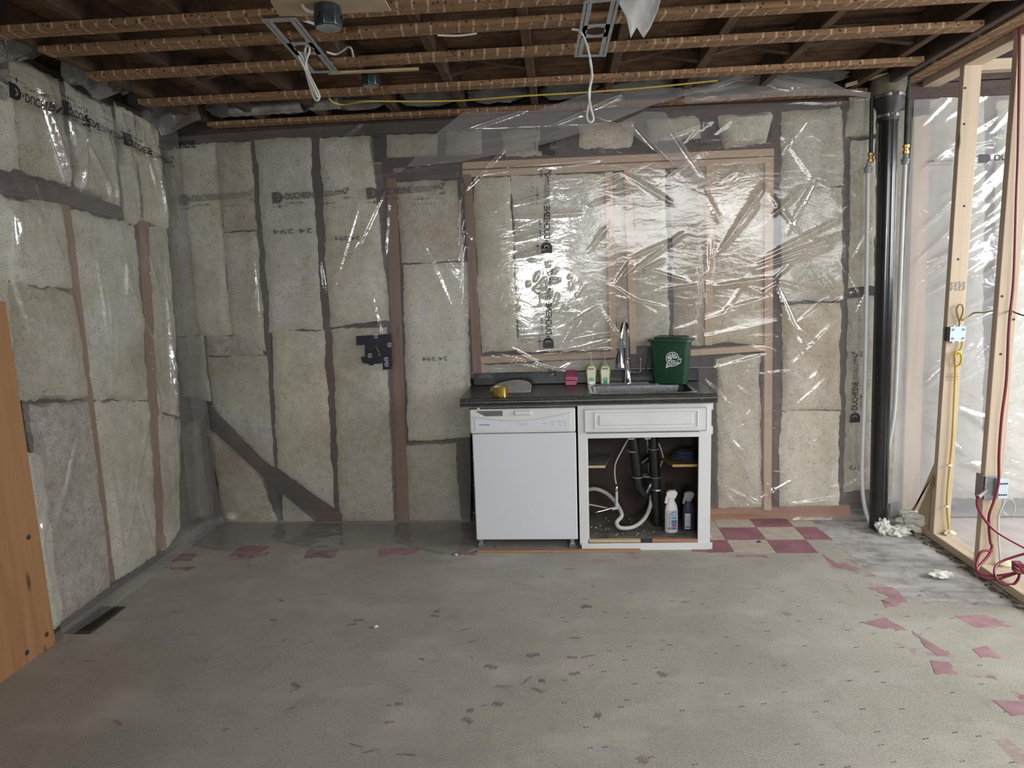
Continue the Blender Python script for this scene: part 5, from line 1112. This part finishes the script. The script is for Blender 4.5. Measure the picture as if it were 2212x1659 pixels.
def cable(name, pts, r_, mat, lb, cat='cable', n=6, grp=None):
    return tag(MB().tube(spline(pts, n), r_, 8).obj(name, mat), lb, cat, grp)
c_ = [xs(2072, 706, YA-.008), xs(2073, 694, YA-.008), xs(2069, 682, YA-.01), xs(2067, 668, YA-.012), xs(2072, 658, YA-.014), xs(2079, 660, YA-.014), xs(2080, 674, YA-.012), xs(2074, 692, YA-.01)]
cable('yellow_cable', c_, .0042, 'brown_cable', 'looped yellow-brown cable entering the white electrical box from above')
c_ = [xs(2079, 692, YA-.008), xs(2092, 684, YA+.02), xs(2104, 676, YA-.0), xs(2125, 675, YA-.1), xs(2147, 671, sb+.1), xs(2180, 668, sb+.03), xs(2186, 672, sb-.02), xs(2200, 678, sb-.1), xs(2240, 690, sb-.25)]
cable('yellow_cable', c_, .0042, 'brown_cable', 'yellow-brown cable running sideways between the two partition studs')
c_ = [xs(2079, 738, YA-.01), xs(2078, 750, YA-.012), xs(2070, 762, YA-.014), xs(2063, 778, YA-.014), xs(2066, 790, YA-.014), xs(2075, 785, YA-.018), xs(2077, 768, YA-.018), xs(2070, 760, YA-.022), xs(2063, 765, YA-.022), xs(2064, 790, YA-.012), xs(2062, 850, YA-.010), xs(2057, 950, YA-.010), xs(2052, 1005, YA-.010), xs(2047, 1060, YA-.010), xs(2046, 1100, YA-.010), xs(2052, 1160, YA-.012)]
e_ = cable('yellow_cable', c_, .0060, 'yellow_cable', 'yellow cable looped below the electrical box and stapled down the stud')
for py, px in ((1005, 2052), (1094, 2046)):
    p_ = xs(px, py, YA-.015); part(MB().box(p_.x-.010, p_.x+.010, YA-.020, YA-.004, p_.z-.004, p_.z+.004), 'staple', 'print_white', e_)
p_ = xs(2051, 1163, YA-.02); tag(MB().blob((p_.x, YA-.02, .056), (.035, .022, .018), seed=9, n=9, amp=.25).obj('foam_blob', 'foam'), 'cream foam blob where the yellow cable enters the bottom plate', 'foam')
p_ = xs(2165, 1222, YB-.02); tag(MB().blob((p_.x+.02, YB-.022, .056), (.04, .022, .018), seed=12, n=9, amp=.25).obj('foam_blob', 'foam'), 'cream foam blob where the white cable enters the bottom plate', 'foam')
# stamps on stud
q = Flat(); p_ = xs(2050, 628, YA+.003)
for k in range(4):
    for j in range(5): q.rect(.004+k*.022, j*.010, .018+k*.022, j*.010+.006) if (k+j) % 3 else q.rect(.004+k*.022, j*.010, .012+k*.022, j*.010+.008)
q.obj('grade_stamp', 'print_faint', lambda a, b_: (XR+a, sa-.0012, p_.z+b_), wr)
q = Flat(); p_ = xs(2050, 822, YA+.003)
for k in range(3): q.ring(.02+k*.024, .02, .006, .009, 0, 6.2, 8); q.rect(.012+k*.024, .0, .028+k*.024, .003); q.rect(.012+k*.024, .036, .028+k*.024, .039)
q.obj('grade_stamp', 'plate_red', lambda a, b_: (XR+a, sa-.0012, p_.z+b_), wr)
for (st_, pxs) in ((sa, ((2085, 190), (2078, 234), (2083, 268), (2072, 342), (2083, 445), (2070, 560))), (sb, ((2165, 640), (2190, 690), (2162, 765), (2180, 1000), (2165, 235)))):
    for (px, py) in pxs:
        p_ = xs(px, py, st_-.001)
        if XR+.008 < p_.x < XR+.085: part(MB().lathe([(.007, 0), (.003, .0)], (0, 0, 0), 8) if 0 else MB().tube([(p_.x, st_-.0012, p_.z), (p_.x, st_-.0002, p_.z)], [.0065, .0065], 8), 'knot', 'old_Z', wr)
# grey steel box on stud B and its cable
e = empty('steel_wall_box', tuple(xs(2150, 1060, YB)), 'grey steel outlet box clamped on the nearer partition stud', 'electrical box')
q0, q1 = xs(2158, 1032, YB-.01), xs(2182, 1074, YB-.01)
part(MB().box(XR-.012, XR-.002, YB-.02, YB+.06, q1.z-.01, q0.z+.008), 'side_plate', 'grey_wood', e, .001)
part(MB().box(XR-.012, XR+.055, YB-.016, YB-.008, q1.z-.012, q0.z+.008), 'body', 'galv', e, .001)
part(MB().box(XR+.040, XR+.088, YB-.045, YB-.010, q1.z+.004, q0.z), 'terminal_face', 'box_white', e, .002)
for zz in (q0.z-.02, q1.z+.026):
    for k in range(4): part(MB().box(XR+.043+k*.011, XR+.050+k*.011, YB-.048, YB-.044, zz-.004, zz+.002), 'knockout', 'rubber', e)
c_ = [xs(2170, 1075, YB-.02), xs(2166, 1092, YB-.012), xs(2158, 1112, YB-.010), xs(2156, 1140, YB-.010), xs(2158, 1180, YB-.010), xs(2161, 1215, YB-.012)]
cable('white_cable', c_, .0048, 'white_cable', 'white cable running down the nearer stud from the grey steel box')
c_ = [xs(2166, 1092, YB-.012), xs(2175, 1080, YB-.02), xs(2186, 1080, YB-.03), xs(2192, 1094, YB-.03), xs(2187, 1112, YB-.03), xs(2174, 1112, YB-.02), xs(2166, 1104, YB-.02)]
cable('white_cable', c_, .0032, 'white_cable', 'small loop of thin white cable hanging beside the steel box')
# red cord
YC_ = YB-.06
c_ = [xs(2204, -30, YC_), xs(2200, 300, YC_), xs(2196, 420, YC_), xs(2190, 600, YC_), xs(2180, 700, YC_), xs(2174, 820, YC_), xs(2164, 900, YC_), xs(2158, 980, YC_), xs(2157, 1040, YC_), xs(2147, 1082, YC_), xs(2136, 1118, YC_), xs(2139, 1170, YC_), xs(2143, 1180, YC_-.01), xs(2135, 1200, YC_-.03),
      xs(2116, 1222, YC_-.06), xs(2112, 1235, YC_-.09), xs(2140, 1244, YC_-.12), xs(2180, 1240, YC_-.14), xs(2215, 1232, YC_-.14)]
cable('extension_cord', c_, .0066, 'red_cord', 'dark red extension cord hanging down past the nearer partition stud', 'cord')
c_ = [xs(2126, 1062, YC_+.02), xs(2113, 1072, YC_), xs(2111, 1092, YC_), xs(2120, 1112, YC_), xs(2140, 1138, YC_-.01), xs(2170, 1160, YC_-.03), xs(2230, 1192, YC_-.06)]
e_ = cable('extension_cord', c_, .0064, 'red_cord', 'red cord plugged in at the steel box and trailing off to the right', 'cord')
part(MB().tube([xs(2131, 1059, YC_+.03), xs(2112, 1074, YC_)], [.009, .013], 10), 'plug', 'grey_fitting', e_)
c_ = [xs(2143, 1190, YC_-.02), xs(2120, 1192, YC_-.03), xs(2110, 1215, YC_-.05), xs(2115, 1240, YC_-.09), xs(2150, 1252, YC_-.12), xs(2200, 1238, YC_-.16), xs(2190, 1262, YC_-.18), xs(2160, 1258, YC_-.16), xs(2148, 1235, YC_-.12), xs(2160, 1215, YC_-.08), xs(2200, 1200, YC_-.08), xs(2240, 1190, YC_-.1)]
cable('extension_cord', c_, .0064, 'red_cord', 'tangled red extension cord coils lying at the foot of the partition', 'cord')
c_ = []
for k in range(40):
    a = k*.5; c_.append(xs(2205+16*math.cos(a)+3*math.sin(k), 1226+12*math.sin(a*1.1), YC_-.16-.004*k))
cable('extension_cord', c_, .0064, 'red_cord', 'knotted bundle of red cord at the right edge of the picture', 'cord', 3)
# ------------------------------------------------------------------ blue tape patch
Yt = 4.300
e = empty('tape_patch', tuple(atY(806, 762, Yt)), 'dark blue printed tape stuck around a cut opening in the plastic', 'tape')
def tpoly(pts, y_, name, mat, par): return part(MB().prism([(atY(*p, Yt).x, y_, atY(*p, Yt).z) for p in pts], (0, .0012, 0)), name, mat, par)
st1 = tpoly([(769, 726), (842, 722), (844, 742), (770, 746)], Yt-.001, 'tape_strip', 'tape_blue', e)
tpoly([(788, 745), (810, 743), (809, 774), (788, 774)], Yt, 'tape_strip', 'tape_blue', e)
tpoly([(824, 722), (842, 722), (846, 797), (827, 799)], Yt-.0025, 'tape_strip', 'tape_blue', e)
tpoly([(779, 771), (826, 768), (826, 785), (808, 786), (807, 789), (798, 789), (797, 786), (784, 784)], Yt-.004, 'tape_strip', 'tape_blue', e)
part(MB().prism([(atY(*p, Yt).x, Yt+.004, atY(*p, Yt).z) for p in ((808, 743), (826, 743), (826, 771), (808, 771))], (0, .03, 0)), 'box_opening', 'rubber', e)
part(MB().tube([atY(811, 748, Yt), atY(816, 756, Yt+.0), atY(819, 762, Yt)], .002, 6), 'wire', 'brass', e)
part(MB().tube([atY(822, 765, Yt), atY(818, 768, Yt+.0), atY(823, 771, Yt)], .003, 6), 'wire', 'yellow_cable', e)
fl = Flat()
for (px, py) in ((813, 726), (800, 768), (835, 776), (836, 787), (842, 745)):
    c0 = atY(px, py, Yt); g0 = atY(808, 760, Yt); fl.ring(c0.x-g0.x, c0.z-g0.z, .012, .0145, .3, 5.8, 14); fl.text('TI', c0.x-g0.x-.006, c0.z-g0.z-.006, .012, .012, .01)
fl.obj('tape_print', 'print_white', lambda a, b_: (g0.x+a, Yt-.0052, g0.z+b_), e)
# ------------------------------------------------------------------ ceiling items
def bracket(px, name, lb, px4):
    q = [atZ(*p, 2.625) for p in px4]     # near-left, near-right, far-right, far-left
    e = empty(name, tuple(sum(q, Vector())/4), lb, 'light bracket', 'galvanised ceiling light brackets')
    def at(u_, v_): return (q[0]*(1-u_)+q[1]*u_)*(1-v_)+(q[3]*(1-u_)+q[2]*u_)*v_
    def pl(pts): return [at(*p) for p in pts]
    mb = MB(); t = (0, 0, -.0015)
    mb.prism(pl([(0, 0), (.085, 0), (.085, 1), (0, 1)]), t); mb.prism(pl([(.915, 0), (1, 0), (1, 1), (.915, 1)]), t)
    mb.prism(pl([(.115, 0), (.24, 0), (.24, 1), (.115, 1)]), t); mb.prism(pl([(.76, 0), (.885, 0), (.885, 1), (.76, 1)]), t)
    for (u0, u1) in ((.085, .115), (.885, .915)):
        for (v0, v1) in ((0, .04), (.40, .62), (.96, 1)): mb.prism(pl([(u0, v0), (u1, v0), (u1, v1), (u0, v1)]), t)
    for (v0, v1) in ((0, .045), (.955, 1)): mb.prism(pl([(.24, v0), (.76, v0), (.76, v1), (.24, v1)]), t)
    # centre plate with round hole
    n = 24; A = [(.5+.31*math.cos(2*math.pi*k/n), .5+.072*math.sin(2*math.pi*k/n)) for k in range(n)]
    Bq = []
    for k in range(n):
        a = 2*math.pi*k/n; cxx, syy = math.cos(a), math.sin(a); s_ = 1/max(abs(cxx)/.40, abs(syy)/.115, 1e-6); Bq.append((.5+cxx*s_*1.0, .5+syy*s_))
    for k in range(n): mb.prism(pl([A[k], Bq[k], Bq[(k+1) % n], A[(k+1) % n]]), t)
    part(mb, 'plate', 'bracket_galv', e)
    for v_ in (.02, .98):
        for u_ in (.17, .83): part(MB().cyl(at(u_, v_)-Vector((0, 0, .004)), at(u_, v_), .005, None, 8), 'screw', 'grey_fitting', e)
    return e
bracket(0, 'light_bracket', 'grey galvanised slotted light bracket under the straps, left of the torn paper, tilted steeply', [(564, 41), (640, 38), (732, 156), (668, 158)])
bracket(0, 'light_bracket', 'grey galvanised slotted light bracket beside the torn hanging paper', [(1262, 2), (1341, -8), (1309, 122), (1240, 123)])
Zk = 2.60
def cz(px, py, z): return atZ(px, py, z)
lp = atZ(655, 110, 2.61); YL = lp.y
c_ = [atY(645, 112, YL), atY(655, 128, YL), atY(662, 160, YL), atY(672, 195, YL), atY(680, 214, YL), atY(687, 216, YL), atY(690, 206, YL), atY(682, 188, YL), atY(668, 160, YL+.01), atY(661, 135, YL+.01), atY(659, 112, YL+.02), atY(662, 100, YL+.02), atY(668, 102, YL+.02), atY(668, 113, YL+.02), atY(662, 128, YL), atY(660, 150, YL-.01), atY(668, 172, YL-.01), atY(677, 196, YL-.01), atY(686, 210, YL-.01), atY(682, 200, YL-.015), atY(668, 170, YL-.015), atY(654, 140, YL-.015), atY(645, 122, YL-.015)]
cable('cable_loop', c_, .0048, 'white_cable', 'white cable bundle looped down through the steeply tilted bracket', 'cable', 5, 'white cable loops hanging from the ceiling')
YL2 = atZ(1262, 70, 2.62).y
c_ = [atY(1235, 63, YL2), atY(1252, 67, YL2), atY(1263, 85, YL2), atY(1272, 115, YL2), atY(1278, 150, YL2), atY(1275, 180, YL2+.01), atY(1273, 215, YL2), atY(1268, 245, YL2), atY(1270, 260, YL2), atY(1277, 264, YL2), atY(1282, 256, YL2), atY(1276, 232, YL2-.01), atY(1272, 200, YL2-.01), atY(1279, 165, YL2-.012), atY(1274, 130, YL2-.01)]
cable('cable_loop', c_, .0048, 'white_cable', 'twisted white cable loop hanging from the bracket beside the torn paper', 'cable', 6, 'white cable loops hanging from the ceiling')
c_ = [atZ(705, 112, 2.66), atZ(725, 117, 2.66), atZ(742, 108, 2.67), atZ(752, 101, 2.68), atZ(760, 108, 2.67), atZ(764, 132, 2.655)]
cable('white_cable', c_, .005, 'white_cable', 'short bent white cable right of the steeply tilted bracket')
c_ = [atZ(650, 42, 2.66), atZ(675, 50, 2.66), atZ(700, 60, 2.66), atZ(735, 63, 2.68)]
cable('white_cable', c_, .006, 'white_cable', 'white cable passing behind the large octagonal junction box')
c_ = [atZ(652, 10, 2.63), atZ(660, 20, 2.62), atZ(672, 26, 2.61), atZ(688, 26, 2.60)]
cable('white_cable', c_, .006, 'white_cable', 'white cable plugged into the side of the large octagonal junction box')
c_ = [atZ(1130, 62, 2.635), atZ(1180, 64, 2.635), atZ(1232, 62, 2.635)]
cable('white_cable', [atZ(945, 76, 2.635), atZ(990, 77, 2.632), atZ(1030, 72, 2.636)], .004, 'white_cable', 'white cable lying along the second strap left of the grey bracket')
def jbox(px, py, z, r_, lb):
    c0 = atZ(px, py, z); e = empty('junction_box', tuple(c0), lb, 'junction box', 'octagonal ceiling junction boxes')
    part(MB().lathe([(r_*.86, -.045), (r_*.98, -.042), (r_, 0), (r_*.9, .03), (0, .032)], c0, 8), 'box', 'box_metal', e, .003)
    part(MB().lathe([(r_*.80, -.046), (r_*.86, -.046), (r_*.80, -.018), (0, -.016)], c0, 8), 'cover', 'duct', e)
    for a in (0, 2.1, 4.2): part(MB().cyl(c0+Vector((r_*1.0*math.cos(a), r_*1.0*math.sin(a), -.012)), c0+Vector((r_*1.03*math.cos(a), r_*1.03*math.sin(a), -.012)), .01, None, 8), 'knockout', 'dark_void', e)
    return e
jbox(708, 33, 2.60, .054, 'large dark metal octagonal junction box on the pale board at the top')
jbox(800, 166, 2.635, .045, 'smaller dark metal junction box between the straps behind the tilted bracket')
tag(MB().prism([atZ(585, 6, 2.632), atZ(605, 38, 2.632), atZ(845, 24, 2.632), atZ(826, -10, 2.632), atZ(580, -14, 2.632)], (0, 0, .006)).obj('mounting_board', 'pale_board', None, .001), 'new pale plywood board holding the large junction box', 'board')
tag(MB().prism([atZ(708, 162, 2.634), atZ(714, 158, 2.634), atZ(905, 149, 2.634), atZ(905, 153, 2.634)], (0, 0, .008)).obj('wood_strip', 'shelf_edge', None), 'thin pale wood strip fixed under the third strap', 'wood strip')
tag(MB().prism([atZ(722, 136, 2.665), atZ(905, 123, 2.665), atZ(905, 127, 2.665), atZ(722, 141, 2.665)], (0, 0, .01)).obj('wood_strip', 'shelf_edge', None), 'thin pale wood strip lying behind the third strap', 'wood strip')
c_ = [atZ(710, 212, 2.64), atZ(722, 222, 2.63), atZ(745, 226, 2.625), atZ(790, 219, 2.625), atZ(900, 219, 2.625), atZ(1000, 217, 2.625), atZ(1120, 208, 2.625), atZ(1270, 199, 2.63), atZ(1400, 189, 2.635), atZ(1550, 174, 2.64)]
cable('yellow_cable', c_, .0045, 'yellow_cable', 'long yellow cable strung along the straps near the back wall')
# torn paper
YT = atZ(1380, 20, 2.6).y
mb = MB(); pts = [(1330, -14), (1338, 14), (1353, 42), (1362, 83), (1376, 57), (1391, 81), (1405, 60), (1420, 25), (1428, -4)]
top = [atY(1330+98*i/8, -14+1*i, YT) for i in range(9)]; low = [atY(*p, YT) for p in pts]
vs = []
for j in range(7):
    for i in range(9):
        p_ = top[i].lerp(low[i], j/6); p_.y += .011*math.sin(i*1.1+j*.5); vs.append(p_)
mb.add(vs, [(j*9+i, j*9+i+1, (j+1)*9+i+1, (j+1)*9+i) for j in range(6) for i in range(8)], True)
o = mb.obj('torn_paper', 'paper'); o.modifiers.new('solidify', 'SOLIDIFY').thickness = .0015
tag(o, 'torn grey paper hanging from the ceiling straps beside the light bracket', 'paper')
# silver duct pieces over the last strap
for (a, b2, lb) in (((500, 235), (655, 224), 'crumpled silver duct piece above the last strap, towards the left corner'), ((670, 222), (735, 216), 'short silver duct end above the last strap where the yellow cable starts')):
    p0, p1 = atZ(*a, 2.70), atZ(*b2, 2.70); n_ = 14; pts = [p0.lerp(p1, k/n_) for k in range(n_+1)]; rr_ = [.045*(1+.10*(k % 2)) for k in range(n_+1)]
    tag(MB().tube(pts, rr_, 14).obj('duct_piece', 'duct'), lb, 'duct')
# splintered lath above soil stack
p0, p1 = atY(1828, 180, 4.2), atY(1915, 157, 4.1)
tag(MB().prism([p0, p0+Vector((0, 0, -.02)), p1+Vector((.02, 0, -.006)), p1], (0, .02, 0)).obj('wood_splinter', 'lumber_X'), 'splintered piece of lath poking out left of the iron hub', 'wood')
